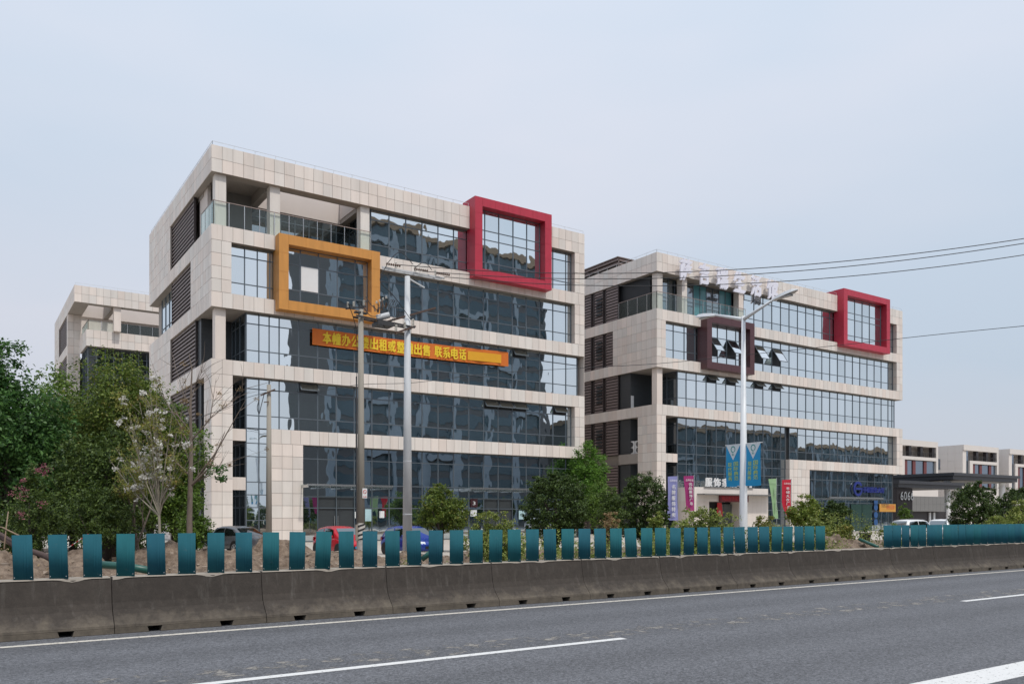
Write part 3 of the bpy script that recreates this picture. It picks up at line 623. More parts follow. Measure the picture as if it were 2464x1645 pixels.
# shop entrance: stone portal with canopy and LED board
m = MB(); m.box(62.35, 60.0, .1, 64.8, 62.5, 3.548); m.box(70.5, 60.0, .1, 74.1, 62.5, 3.548); m.box(62.35, 60.0, 3.55, 74.1, 62.5, 5.0); po = m.build('entrance_portal', M['stone'], B.root)
m = MB(); m.box(64.8, 62.2, .1, 70.5, 62.3, 3.5); m.build('door_recess', M['dark'], po)
m = MB()
for a, b in ((68.2, 69.1), (69.15, 70.4)): m.box(a, 61.9, .15, b, 61.95, 3.3)
m.build('glass_door', M['glass_dim'], po)
MB().box(63.0, 58.9, 4.2, 74.1, 60.0, 4.32).build('canopy', M['greypanel'], po)
bd = MB().box(66.2, 59.75, 3.5, 70.6, 59.95, 4.25).build('display_board', simple('led_board_red', (.17, .012, .02), .4, amt=.3, scale=14), po)
ent = MB(); ent.box(86.2, y0-1.2, 4.2, 97.2, yg-.06, 4.3); ent.build('canopy', M['bal'], B.root)
m = MB(); m.box(86.2, y0-1.25, 4.12, 97.2, y0-1.18, 4.32)
for k in rng(86.3, 97.1, 1.5): m.box(k-.04, y0-1.2, 4.0, k+.04, yg-.06, 4.18)
m.build('canopy_beam', M['steel'], B.root)
for a, b in ((93.0, 95.2), (95.3, 97.4)): MB().box(a, yg-.1, .15, b, yg-.05, 3.5).build('door', simple('green_door_glass', (.03, .07, .06), .2, amt=.2), B.root)
B.finish()

# ---- building C (behind the trees on the left)
C = Office('office_building', 'beige stone office block with corner balcony rising behind the trees on the left', 11.25, 46.0, 108.7, 132.5)
x0, x1, y0, y1 = C.x0, C.x1, C.y0, C.y1
C.slab(x0, y0, x1, y0+1.1, *TOP, rows=2, left=False); C.tile('X', x0, y0+.03, y1, *TOP, dz=.975); C.core(x0+.03, y0+1.07, TOP[0], x0+1.6, y1-.03, TOP[1]); C.core(x0+1.6, 115.9, TOP[0], x1-.03, y1-.03, 28.6)
C.core(15.3, y0+1.07, 26.9, 15.8, 115.9, 28.9)
C.pier(x0, 115.9, 12.63, y1, 0, 17.25); C.pier(x0, 115.9, 12.63, 116.8, 17.25, 27.05); C.pier(x0, 126.6, 12.63, y1, 17.25, 27.05, front=False)
C.slab(x0, 116.8, 12.6, 126.6, 22.1, 23.3, front=False); C.slab(x0, 116.8, 12.6, 126.6, 17.25, 18.4, front=False)
C.louver(x0+.05, 116.8, 126.6, 23.3, 27.05); C.louver(x0+.05, 116.8, 126.6, 18.4, 22.1)
C.slab(12.63, 109.8, x1, 115.9, 22.25, 24.2, rows=2)
MB().box(12.6, 115.95, 24, x1-.5, 116.1, 27.2).build('terrace_wall', M['stone'], C.root)
MB().box(16.5, 115.8, 24.2, x1-1, 115.94, 26.6).build('interior', M['dark'], C.root)
MB().box(12.7, 115.7, 26.9, x1-1, 115.94, 29.3).build('court_wall', M['plaster'], C.root)
MB().box(15.5, y0+.3, 24.2, 16.28, y0+1.05, 27.05).build('column', M['stone'], C.root)
C.balustrade([(12.85, 115.6, 0), (12.85, 110.0, 0), (30, 110.0, 0)], 24.2, 25.4, 1.4)
C.glaze('Y', 110.6, rng(12.9, 40, .95), [13.4, 17, 21.2, 22.2], 'glass_dim'); C.glaze('X', 12.9, rng(110.6, 115.9, 1.3), [13.4, 17, 21.2, 22.2], 'glass_dim')
MB().box(13.1, 110.75, 0, x1-.5, y1-.5, 22.2).build('interior', M['dark'], C.root)
C.conductor([(x0+.1, y0+.1), (x1-.1, y0+.1)], 29.0); C.finish(240)

# ---- three distant white office blocks on the right
def far_block(X0, X1, Y0, Y1, label, left):
    r = empty('distant_building', (X0, Y0, 0), label, 'building', 'row of pale blocks beyond the gatehouse'); H = 21.6
    m = MB(); m.box(X0, Y0, H-1.5, X1, Y1, H); m.box(X0, Y0+.3, 0, X0+1.8, Y1, H-1.52); m.box(X1-.9, Y0, 0, X1, Y1, H-1.52); m.box(X0+1.8, Y0, 0, X1-.9, Y1, 9.2)
    m.box(X0+3.2, Y0, 16.5, X1-.9, Y1, 17.35); m.box(X0+3.2, Y0, 9.2, X0+4.8, Y1, 16.48); m.box(X0+1.8, Y0+5, 9.2, X1-.9, Y1, H-1.52)
    m.build('wall', M['whitebld'], r)
    for j in range(10):                                   # cladding joints on the side wall read as proud panels
        for i in range(11):
            yy = Y0+.4+i*2.0; zz = .3+j*2.12
            if zz+2.1 > H or 3 <= i <= 3 and j > 5: continue
            o = bpy.data.objects.new('cladding_panel', unit_box('cladding_panel', .06, 1.96, 2.08, M['whitebld'])); o.location = (-.02, yy-Y0+1, zz+1.05); link(o, r)
    for z in (18.0, 13.5): MB().box(X0-.06, Y0+6.6, z-3, X0-.03, Y0+8.2, z).build('window', M['farglass'], r)
    MB().box(X0+4.9, Y0+.5, 10, X1-1, Y0+.6, 16.3).build('window', M['farglass'], r)
    MB().box(X0+1.85, Y0+.5, 9, X0+3.15, Y0+.6, 20).build('window', M['farglass'], r)
    MB().box(X0+3.3, Y0+4.2, 17.4, X0+8, Y0+4.9, 19.4).build('window', M['farglass'], r)
    for xx in (X0+5.2, X0+9.0, X0+14.2): MB().box(xx, Y0+.3, 10, xx+1.3, Y0+.49, 16.3).build('red_panel', M['farred'], r)
    for xx in (X0+7.2, X0+12.6, X1-2.3): MB().box(xx, Y0+.3, 17.36, xx+1.1, Y0+1.2, 20.08).build('column', M['darkslat'], r)
    m = MB()
    for xx in rng(X0+3.4, X1-1, .8): m.box(xx-.03, Y0+.15, 17.36, xx+.03, Y0+.2, 18.5)
    m.box(X0+3.4, Y0+.14, 18.45, X1-1, Y0+.22, 18.52); m.build('railing', M['iron'], r)
far_block(196.5, 217.0, 120, 144, 'distant pale block with open roof terrace, partly hidden by the nearer office block', False)
far_block(230.0, 249.0, 120, 144, 'distant pale block with slit windows in its tiled side wall, middle of three', True)
far_block(255.6, 282.0, 120, 144, 'distant pale block cut by the right edge of the picture', True)

# ---- gatehouse with two flat canopies
g = empty('gatehouse', (140, 75, 0), 'dark gatehouse with flat overlapping canopies and the number 6066', 'gatehouse')
def roof(x0, y0, x1, y1, z0, z1, nm):
    m = MB(); m.box(x0, y0, z1-.5, x1, y1, z1); m.box(x0+.35, y0+.35, z0, x1-.35, y1-.35, z1-.502); return m.build(nm, M['darkroof'], g)
roof(140.6, 75, 163.6, 112, 8.25, 9.4, 'canopy'); roof(124.6, 75.2, 144.5, 92, 6.6, 7.7, 'canopy')
MB().box(141.5, 75.8, 8.12, 163, 110, 8.22).build('soffit', M['greypanel'], g)
nw = MB().box(125.1, 75.9, 0, 129.5, 79, 6.55).build('slatted_wall', M['darkslat'], g)
for k in range(22): MB().box(125.12+k*.2, 75.82, 0, 125.22+k*.2, 75.9, 6.5).build('slat', M['darkslat'], nw)
m = MB(); m.box(129.6, 76.0, 2.75, 139.4, 79, 5.25); gpw = m.build('fascia_wall', M['greypanel'], g)
for k in range(8): MB().box(129.62+k*1.22, 75.96, 2.78 , 129.62+k*1.22+1.19, 76.0, 3.98).build('panel', M['greypanel'], gpw); MB().box(129.62+k*1.22, 75.96, 4.01, 129.62+k*1.22+1.19, 76.0, 5.22).build('panel', M['greypanel'], gpw)
MB().box(129.6, 77, 0, 142, 79, 2.74).build('wall', M['darkslat'], g)
for cx, cy, zt in ((123.4, 76.5, 6.6), (142.2, 77.0, 8.1), (161, 77, 8.1), (131.3, 79.5, 6.6)): MB().lathe((cx, cy, 0), [(.48, 0), (.48, zt-.4), (.62, zt)], 18).build('column', M['white'], g, smooth=False)
for cx in (136.2, 137.5): MB().box(cx, 76.8, 0, cx+.5, 76.98, 2.6).build('door', M['lampgrey'], g)

# ---- towers across the road (behind the viewer, seen mirrored in the glass)
def tower(nm, label, X0, X1, Yf, dep, H, nf, wall, cat='building'):
    r = empty(nm, (X0, Yf, 0), label, cat); MB().box(X0, Yf-dep, 0, X1, Yf, H).build('wall', wall, r); p = H/nf
    nb = max(2, int((X1-X0)/6.5)); bw = (X1-X0)/nb
    for i in range(nf):
        wb = MB().box(X0+.8, Yf-.05, i*p+1.0, X1-.8, Yf+.12, (i+1)*p-.35).build('window_band', M['towerglass'], r)
    for i in range(nb+1): MB().box(X0+i*bw-.7, Yf, 0, X0+i*bw+.7, Yf+.7, H).build('pilaster', M['towerlight'] if i % 2 or i < 3 else wall, r)
    for i in range(1, nf, 3): MB().box(X0+bw*(i % nb)+.7, Yf+.1, i*p, X0+bw*(i % nb+1)-.7, Yf+1.1, i*p+1.0).build('balcony', M['towerlight'], r)
    MB().box(X0-.4, Yf-dep-.4, H, X1+.4, Yf+.9, H+1.2).build('parapet', M['towertan'], r)
tower('tower_block', 'grey high-rise across the road, mirrored in the glass of the nearest office block', 61.0, 81, -30, 26, 61, 17, M['tower'])
tower('tower_block', 'second grey high-rise across the road, mirrored beside the red frame', 82, 113, -31, 26, 59.5, 17, M['tower'])
tower('tower_block', 'lower tan-topped block across the road, mirrored in the right hand office block', 128, 205, -32, 25, 25, 6, M['tower'])
tower('tower_block', 'low long block across the road, mirrored at the right end', 212, 270, -30, 25, 22, 6, M['tower'])

# ---------------------------------------------------------------- lettering
_fc = bpy.data.curves.new('lettering', 'FONT'); _fo = bpy.data.objects.new('lettering', _fc); COL.objects.link(_fo)
def text_mesh(body, ext=.0, bold=0.0):
    _fc.body = body; _fc.extrude = ext; _fc.offset = bold; _fc.resolution_u = 2
    dg = bpy.context.evaluated_depsgraph_get(); dg.update(); me = bpy.data.meshes.new_from_object(_fo.evaluated_get(dg)); return me
def text(body, x0, x1, z0, z1, y, mat, parent, name='lettering', ext=0.0, bold=0.0, facing=-1):
    """letters fitted into a rectangle on the plane y, facing -Y"""
    me0 = text_mesh(body, 0, 0); n = len(me0.vertices); co = np.empty(n*3); me0.vertices.foreach_get('co', co); co = co.reshape(-1, 3)
    lo, hi = co.min(0), co.max(0); s = (hi-lo); s[s < 1e-6] = 1; q = (co-lo)/s; pol = [tuple(p.vertices) for p in me0.polygons]; bpy.data.meshes.remove(me0)
    V = []; Fc = []; bx, bz = bold*(x1-x0)*1.6, bold*(z1-z0)*1.1                 # bold face: a second, third copy of the strokes set slightly off
    for k, (ox, oz) in enumerate(((-bx, -bz), (bx, bz), (0, 0)) if bold > .011 else ((0, 0),)):
        b_ = len(V); V += [(x0+bx+a*(x1-x0-2*bx)+ox, y-.0025*k, z0+bz+c*(z1-z0-2*bz)+oz) for a, c, _ in q]; Fc += [tuple(i+b_ for i in p) for p in pol]
    o = MB().add(V, Fc).build(name, mat, parent)
    if ext: md = o.modifiers.new('thick', 'SOLIDIFY'); md.thickness = ext; md.offset = 0
    return o
def onYp(px, py, Y):
    u = (px-1232)/FPX; t = Y/(DY-u*DX); return t*(DX+u*DY), CAM_H+(1240-py)/FPX*t

# ---------------------------------------------------------------- concrete barrier with teal screen panels
ORD = ['leftmost', 'second', 'third', 'fourth', 'fifth', 'sixth', 'seventh', 'eighth', 'ninth', 'tenth', 'eleventh', 'twelfth', 'thirteenth', 'fourteenth']
def seg_profile(): return [(15.75,.10),(15.76,.15),(15.90,.29),(15.985,.40),(16.03,.52),(16.10,.93),(16.13,.955),(16.42,.955),(16.45,.93),(16.52,.52),(16.56,.40),(16.65,.29),(16.76,.15),(16.77,.10)]
def panel_mesh():
    prof = []; W = .31
    for i in range(23):
        t = i/22; y = 0
        for c in (.60, .74): y += .007*max(0, 1-abs(t-c)/.035)
        y += .006*math.cos((t-.5)*math.pi); prof.append(((t-.5)*W, -y))
    v = []; f = []; n = len(prof)
    for z in (0, .76):
        for x, y in prof: v.append((x, y, z))
        for x, y in prof: v.append((x, y+.009, z))
    m2 = 2*n
    for i in range(n-1):
        f += [(i, i+1, i+1+m2, i+m2), (n+i+1, n+i, n+i+m2, n+i+1+m2), (m2+i, m2+i+1, m2+n+i+1, m2+n+i), (i+1, i, n+i, n+i+1)]
    f += [(0, m2, m2+n, n), (n-1, 2*n-1, m2+2*n-1, m2+n-1)]
    me = bpy.data.meshes.new('screen_panel'); me.from_pydata(v, [], f); fixn(me); me.shade_smooth(); return me
def teal():
    m, N, L, b = node_mat('teal_panel'); oi = N.new('ShaderNodeObjectInfo'); rp = N.new('ShaderNodeValToRGB')
    rp.color_ramp.elements[0].color = (.017, .092, .130, 1); rp.color_ramp.elements[1].color = (.018, .118, .136, 1); L.new(oi.outputs['Random'], rp.inputs['Fac'])
    c = vary(N, L, rp.outputs[0], .22, noise(N, L, 4, 5, .6, stretch=(1.5, 1.5, .4)))
    mx = N.new('ShaderNodeMixRGB'); mx.inputs['Color2'].default_value = (.12, .13, .12, 1); r2 = N.new('ShaderNodeValToRGB'); r2.color_ramp.elements[0].position = .6; r2.color_ramp.elements[1].position = .8
    L.new(noise(N, L, 9, 6, .7), r2.inputs['Fac']); s = N.new('ShaderNodeMath'); s.operation = 'MULTIPLY'; s.inputs[1].default_value = .35; L.new(r2.outputs[0], s.inputs[0]); L.new(s.outputs[0], mx.inputs['Fac']); L.new(c, mx.inputs['Color1'])
    L.new(mx.outputs[0], b.inputs['Base Color']); b.inputs['Roughness'].default_value = .8; b.inputs['Specular IOR Level'].default_value = .18; return m
PM = panel_mesh(); PM.materials.append(teal()); bolt_me = bpy.data.meshes.new('bolt'); _b = MB().lathe((0,0,0), [(.007,-.008),(.007,.0)], 6, 'Y'); bolt_me.from_pydata(_b.v, [], _b.f); bolt_me.materials.append(M['galv'])
def barrier(i, X):
    if i < 0: lab = 'concrete barrier segment just outside the left edge of the view'
    elif i < 14: lab = '%s stained concrete road barrier segment%s' % (ORD[i], ' with teal screen panels' if i == 0 else (' from the left, carrying teal screen panels' if not (i == 9) else ' from the left, bare of panels beside the soil heap'))
    else: lab = 'concrete barrier segment %s outside the right edge of the view' % ('just' if i == 14 else 'farther')
    r = empty('barrier_segment', (X, 16.26, 0), lab, 'barrier', 'concrete barrier along the road edge')
    g = .004; m = MB(); n_ = 9; rs = random.Random(i+50)
    prof = seg_profile()
    m.prism(prof, lambda p, t: (X+g if t == 0 else X+2.65-g, p[0], p[1]))
    for a, b in ((g, .56), (.75, 1.81), (2.0, 2.65-g)):
        m.hexa([(X+a,15.75,0),(X+b,15.75,0),(X+b,16.77,0),(X+a,16.77,0),(X+a+(.03 if a > .1 else 0),15.751,.0999),(X+b-(.03 if b < 2.6 else 0),15.751,.0999),(X+b-(.03 if b < 2.6 else 0),16.769,.0999),(X+a+(.03 if a > .1 else 0),16.769,.0999)])
    body = m.build('body', M['barrier'], r); bevel(body, .008)
    # worn lip with mortar slop; paler colour paints in the lit top face
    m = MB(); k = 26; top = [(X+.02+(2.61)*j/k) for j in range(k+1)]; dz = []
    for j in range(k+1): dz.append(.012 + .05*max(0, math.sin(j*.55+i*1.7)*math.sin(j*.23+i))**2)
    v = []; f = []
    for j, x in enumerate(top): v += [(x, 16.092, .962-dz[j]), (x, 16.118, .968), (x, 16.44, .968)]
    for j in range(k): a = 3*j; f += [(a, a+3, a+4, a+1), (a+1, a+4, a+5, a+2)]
    m.add(v, f); m.build('cap', M['littop_sleeve'], r)
    k0 = math.ceil((X-.75)/.5251); xs = [.91+.5251*k for k in range(-12, 90)]
    for x in xs:
        if not (X-.001 <= x < X+2.649): continue
        if 22.6 < x < 26.0: continue
        o = bpy.data.objects.new('screen_panel', PM); o.location = (x-X, -.10+rs.uniform(-.01,.01), .966); o.rotation_euler = (R(rs.gauss(0,1.3)), R(rs.gauss(0,.6) + (rs.choice((-2, 2)) if rs.random() < .07 else 0)), R(-25+rs.gauss(0,3))); link(o, r)
        for sx in (-.13, .13):
            q = bpy.data.objects.new('bolt', bolt_me); q.location = (sx, -.016, .045); link(q, o)
for i in range(-1, 16): barrier(i, -.4+2.65*i)

# ---------------------------------------------------------------- poles
def insulator(m, p, n=5, r=.07, h=.05, d=(0,0,1)):
    p = Vector(p); d = Vector(d).normalized()
    for k in range(n): m.tube([p+d*(k*h), p+d*(k*h+h*.35), p+d*(k*h+h*.8)], [r*.4, r, r*.45], 8)
P1 = (15.35, 35.4); P2 = (17.72, 35.4)
p1 = empty('utility_pole', (*P1, 0), 'brown concrete utility pole with striped base in front of the red car', 'utility pole')
MB().tube([(*P1, -.1), (*P1, 11.5)], [.185, .115], 16).build('pole', M['concretepole'], p1, smooth=True)
for z in (10.9, 9.0, 7.9, 6.0, 4.6, 3.4): MB().lathe((*P1, z), [(.165-(z*.005), 0), (.165-(z*.005), .07)], 14).build('clamp_band', M['iron'], p1)
MB().tube([(P1[0]-.24, P1[1]-.06, 1.6), (P1[0]-.24, P1[1]-.06, 8.4)], .035, 8).build('cable_conduit', M['iron'], p1)
m = MB(); m.tube([(P1[0]-.24, P1[1]-.06, .9), (P1[0]-.24, P1[1]-.06, 1.65)], .06, 8); m.build('conduit_sleeve', M['littop_sleeve'], p1)
a = MB(); a.bar((P1[0]-1.0, P1[1]-.7, 11.25), (P1[0]+.35, P1[1]+.3, 11.75), .08, .07); a.bar((P1[0]-.3, P1[1], 11.35), (P1[0]+.3, P1[1], 11.35), .22, .07); a = a.build('cross_arm', M['iron'], p1)
m = MB()
for t in (.08, .38, .92): p = Vector((P1[0]-1.0, P1[1]-.7, 11.3)).lerp(Vector((P1[0]+.35, P1[1]+.3, 11.8)), t); insulator(m, p, 5, .06, .05)
m.build('insulator', M['porcelain'], a)
# zebra band
def zebra():
    m, N, L, b = node_mat('zebra_band'); tc = N.new('ShaderNodeTexCoord'); sep = N.new('ShaderNodeSeparateXYZ'); L.new(tc.outputs['Object'], sep.inputs[0])
    at_ = N.new('ShaderNodeMath'); at_.operation = 'ARCTAN2'; L.new(sep.outputs['Y'], at_.inputs[0]); L.new(sep.outputs['X'], at_.inputs[1])
    ma = N.new('ShaderNodeMath'); ma.operation = 'MULTIPLY_ADD'; ma.inputs[1].default_value = 2.0; L.new(at_.outputs[0], ma.inputs[0]); mz = N.new('ShaderNodeMath'); mz.operation = 'MULTIPLY'; mz.inputs[1].default_value = -30; L.new(sep.outputs['Z'], mz.inputs[0]); L.new(mz.outputs[0], ma.inputs[2])
    si = N.new('ShaderNodeMath'); si.operation = 'SINE'; L.new(ma.outputs[0], si.inputs[0]); gt = N.new('ShaderNodeMath'); gt.operation = 'GREATER_THAN'; gt.inputs[1].default_value = -.1; L.new(si.outputs[0], gt.inputs[0])
    mx = N.new('ShaderNodeMixRGB'); mx.inputs['Color1'].default_value = (.03, .03, .03, 1); mx.inputs['Color2'].default_value = (.6, .57, .52, 1); L.new(gt.outputs[0], mx.inputs['Fac']); c = vary(N, L, mx.outputs[0], .25, noise(N, L, 12, 4)); L.new(c, b.inputs['Base Color']); b.inputs['Roughness'].default_value = .7; return m
MB().lathe((*P1, 0), [(.197, .95), (.197, 1.0), (.194, 1.68), (.19, 1.7)], 20).build('striped_band', zebra(), p1)
MB().lathe((*P1, 0), [(.199, .3), (.197, .93)], 20).build('pasted_bill', simple('old_paste', (.42, .40, .38), .9, amt=.35, scale=8), p1)
# round no-entry notice facing the road
X_, Y_ = P1; sg = MB().box(X_-.02, Y_-.22, 2.85, X_+.21, Y_-.205, 3.3).build('warning_sign', M['white'], p1); RED = simple('print_red', (.55, .03, .04), .5, amt=.03)
m = MB(); m.lathe((X_+.095, Y_-.224, 3.14), [(.09, 0), (.09, .003)], 18, 'Y'); m.build('red_ring', RED, sg); MB().lathe((X_+.095, Y_-.2275, 3.14), [(.065, 0), (.065, .003)], 18, 'Y').build('ring_centre', M['white'], sg)
text('禁止攀登', X_+.01, X_+.18, 2.88, 2.95, Y_-.226, RED, sg); MB().bar((X_+.04, Y_-.229, 3.195), (X_+.15, Y_-.229, 3.085), .02, .003).build('slash', RED, sg)

p2 = empty('utility_pole', (*P2, 0), 'tall pale galvanised steel utility pole in front of the blue car', 'utility pole')
MB().tube([(*P2, -.1), (*P2, 13.4)], [.235, .125], 12).build('pole', M['galv'], p2, smooth=True)
for z in (4.6, 2.1): MB().lathe((*P2, z), [(.24-(z*.008), 0), (.24-(z*.008), .04)], 12).build('flange', M['galv'], p2)
a = MB(); a.bar((P2[0]-1.3, P2[1], 13.62), (P2[0]+2.0, P2[1], 13.62), .07, .08); a.bar((P2[0]-1.2, P2[1]+.16, 13.58), (P2[0]+1.9, P2[1]+.16, 13.58), .05, .06); a.bar((P2[0]+.1, P2[1], 13.3), (P2[0]+.9, P2[1]-.02, 13.0), .06); a = a.build('cross_arm', M['galv'], p2)
m = MB()
for bx in (-.9, .55, 1.75): insulator(m, (P2[0]+bx-.25, P2[1]-.1, 13.78), 7, .075, .1, (1, -.25, -.05))
m.build('insulator', M['brownporc'], a)
m = MB()
for bx in (-.6, .4, 1.5): insulator(m, (P2[0]+bx, P2[1], 13.7), 4, .06, .07)
m.build('insulator', M['porcelain'], a)
# second arm level with steps, switch platform between both poles
a = MB(); a.bar((P2[0]-1.2, P2[1]+.5, 11.1), (P2[0]+1.2, P2[1]-.6, 11.95), .09, .07); a.bar((P2[0]-.9, P2[1]-.55, 10.5), (P2[0]+.35, P2[1]-.1, 11.05), .1, .08); a = a.build('cross_arm', M['rustiron'], p2)
m = MB()
for t in (.05, .5, .95): insulator(m, Vector((P2[0]-.9, P2[1]-.55, 10.55)).lerp(Vector((P2[0]+.3, P2[1]-.1, 11.1)), t), 5, .07, .065)
m.build('insulator', M['porcelain'], a)
sw = empty('switch_platform', (16.5, 35.4, 11.0), 'switchgear with insulators on the beam between the two utility poles', 'switchgear')
m = MB(); m.bar((P1[0]-.3, 35.22, 11.15), (P2[0]+.3, 35.22, 10.98), .055, .08); m.bar((P1[0]-.3, 35.58, 11.15), (P2[0]+.3, 35.58, 10.98), .055, .08); m.build('beam', M['iron'], sw)
m = MB(); m.box(16.05, 35.05, 10.85, 16.85, 35.75, 11.02); m.bar((16.1, 34.9, 10.8), (16.9, 35.9, 10.95), .1); m.build('tray', M['iron'], sw)
t_ = MB(); t_.tube([(16.15, 35.4, 11.22), (16.7, 35.25, 11.4)], [.14, .14], 14); t_ = t_.build('switch_tank', M['galv'], sw, smooth=False)
m = MB()
for k in range(3):
    insulator(m, (15.95+.2*k, 35.15, 11.45+.13*k), 5, .06, .06, (-.35, -.2, 1)); insulator(m, (16.3+.2*k, 35.65, 11.55+.13*k), 5, .06, .06, (.3, .2, 1))
m.build('insulator', M['brownporc'], t_)
m = MB()
for k in range(4): insulator(m, (16.0+.16*k, 35.1, 11.8+.1*k), 2, .06, .06)
m.build('insulator', M['porcelain'], t_)
def cable(m, pts, r=.017, n=8):
    P = [Vector(p) for p in pts]; out = []
    for i in range(len(P)-1):
        p0, p1_, p2_, p3 = P[max(i-1,0)], P[i], P[i+1], P[min(i+2, len(P)-1)]
        for k in range(n):
            t = k/n; out.append(.5*((2*p1_)+(-p0+p2_)*t+(2*p0-5*p1_+4*p2_-p3)*t*t+(-p0+3*p1_-3*p2_+p3)*t**3))
    out.append(P[-1]); m.tube(out, r, 5)
m = MB()
cable(m, [(P2[0]-1.1, 35.3, 13.8), (P2[0]-.5, 35.2, 14.4), (P2[0]+.2, 35.2, 13.95)]); cable(m, [(P2[0]+.3, 35.3, 13.8), (P2[0]+.8, 35.2, 14.15), (P2[0]+1.2, 35.2, 13.85)])
cable(m, [(P2[0]-1.1, 35.3, 13.75), (P2[0]-1.5, 35.2, 12.9), (P2[0]-.8, 35.2, 12.3), (P2[0]+.1, 35.2, 11.3)]); cable(m, [(P2[0]-1.3, 35.3, 12.4), (P2[0]-1.1, 35.3, 11.9), (16.6, 35.3, 11.9)])
cable(m, [(P1[0]+.2, 35.3, 12.1), (15.75, 35.2, 11.75), (16.1, 35.2, 11.5)]); cable(m, [(P1[0]-.2, 35, 11.7), (15.7, 35.1, 11.2), (16.2, 35.1, 11.3)])
cable(m, [(P1[0]-.9, 34.7, 11.5), (P1[0]-.35, 35.1, 10.4), (P1[0]-.24, 35.3, 8.3)])
for k in range(3): cable(m, [(16.5+.12*k, 35.3, 11.6), (16.85+.1*k, 35.3, 12.15), (17.0+.1*k, 35.3, 11.5), (16.8, 35.4, 11.1)], .013)
m.build('jumper_cable', M['wire'], sw)
p3x = at(647, 1240, 43); P3 = (p3x.x, p3x.y)
p3 = empty('utility_pole', (*P3, 0), 'short grey concrete utility pole standing before the glass strip, behind the grey car', 'utility pole')
MB().tube([(*P3, -.1), (*P3, 8.85)], [.165, .105], 14).build('pole', M['concretepole'], p3, smooth=True)
m = MB(); m.bar((P3[0]-.45, P3[1]-.05, 8.25), (P3[0]+.25, P3[1]-.25, 8.6), .07); m.bar((P3[0]-.3, P3[1]-.15, 7.9), (P3[0]-.05, P3[1]-.15, 7.95), .05); m.build('bracket', M['rustiron'], p3)
m = MB(); cable(m, [(P3[0]-.55, P3[1]-.15, 8.0), (P3[0]-.65, P3[1]-.15, 7.6), (P3[0]-.55, P3[1]-.15, 7.3), (P3[0]-.45, P3[1]-.15, 7.7), (P3[0]-.3, P3[1]-.15, 8.3)], .02); m.build('cable_loop', M['wire'], p3)
# overhead wires, each a thing
def wire(label, pts, r=.022):
    m = MB(); P = [Vector(p) for p in pts]; cable(m, P, r, 10); o = m.build('overhead_wire', M['wire']); tag(o, label, 'wire', 'overhead wires'); return o
def sag(a, b, s): a = Vector(a); b = Vector(b); return [a.lerp(b, t)-Vector((0,0,4*s*t*(1-t))) for t in (0, .12, .25, .4, .55, .7, .85, 1)]
for k, (bx, ey, lab) in enumerate(((-.7, 519, 'top overhead wire running from the steel pole to the upper right'), (.75, 528, 'middle overhead wire close below the top one at upper right'), (1.95, 558, 'third overhead wire, lowest of the three reaching the upper right edge'))):
    e = at(2780, ey, 32+k*.8); wire(lab, sag((P2[0]+bx, 35.3, 13.82-(.08*k)), e, 1.15), .018)
e = at(2800, 752, 30); wire('thin service wire crossing both office blocks low down to the right edge', [(P3[0]+.1, P3[1]-.15, 8.5), at(760, 941, 41), at(868, 925, 38), at(1000, 920, 39.5), at(1180, 898, 41), at(1420, 884, 41), at(1590, 874, 40), at(1800, 853, 38), at(2060, 826, 36), at(2300, 800, 34), e], .013)
wire('slack service wire dropping from the short concrete pole towards the left trees', [(P3[0]-.1, P3[1]-.15, 8.45), at(590, 958, 42), at(545, 980, 41), at(470, 1008, 39)], .013)

# ---------------------------------------------------------------- street lamp with banners
LX, LY = 29.97, 25.66
lp = empty('street_lamp', (LX, LY, 0), 'white twin-arm street lamp carrying two blue banners', 'street lamp')
MB().tube([(LX, LY, -.05), (LX, LY, 1.2), (LX, LY, 11.2)], [.2, .19, .085], 20).build('pole', M['lampgrey'], lp, smooth=True)
for sy, ln in ((-1, 1.75), (1, 1.75)):
    ar = MB().tube([(LX, LY, 11.05), (LX, LY+sy*.5, 11.22), (LX, LY+sy*ln, 11.62)], [.085, .075, .05], 12).build('arm', M['lampgrey'], lp, smooth=True)
    def hd(t, wd, zt, zb): y = LY+sy*(ln-.1+t); z = 11.6+.1*t; return [(LX-wd, y, z+zb), (LX-wd*.6, y, z+zt), (LX+wd*.6, y, z+zt), (LX+wd, y, z+zb)]
    st = [hd(0, .06, .05, -.05), hd(.25, .13, .09, -.06), hd(.7, .17, .13, -.05), hd(1.05, .16, .12, -.03), hd(1.3, .07, .05, 0)]
    v = [p for s_ in st for p in s_]; f = [(4*i+a, 4*i+(a+1) % 4, 4*i+4+(a+1) % 4, 4*i+4+a) for i in range(4) for a in range(4)] + [(3,2,1,0), (16,17,18,19)]
    h = MB().add(v, f).build('lamp_head', M['lampgrey'], lp, smooth=False); bevel(h, .02)
    y0_, y1_ = sorted((LY+sy*(ln+.35), LY+sy*(ln+.9))); MB().box(LX-.1, y0_, 11.565, LX+.1, y1_, 11.62).build('lens', M['lens'], h)
BLUE = simple('banner_blue', (.01, .29, .58), .6, amt=.08, scale=3); BW = simple('banner_white', (.66, .72, .76), .6, amt=.04); YEL = simple('banner_yellow', (.62, .72, .06), .6, amt=.04); TEALP = simple('logo_teal', (.02, .28, .26), .6, amt=.03)
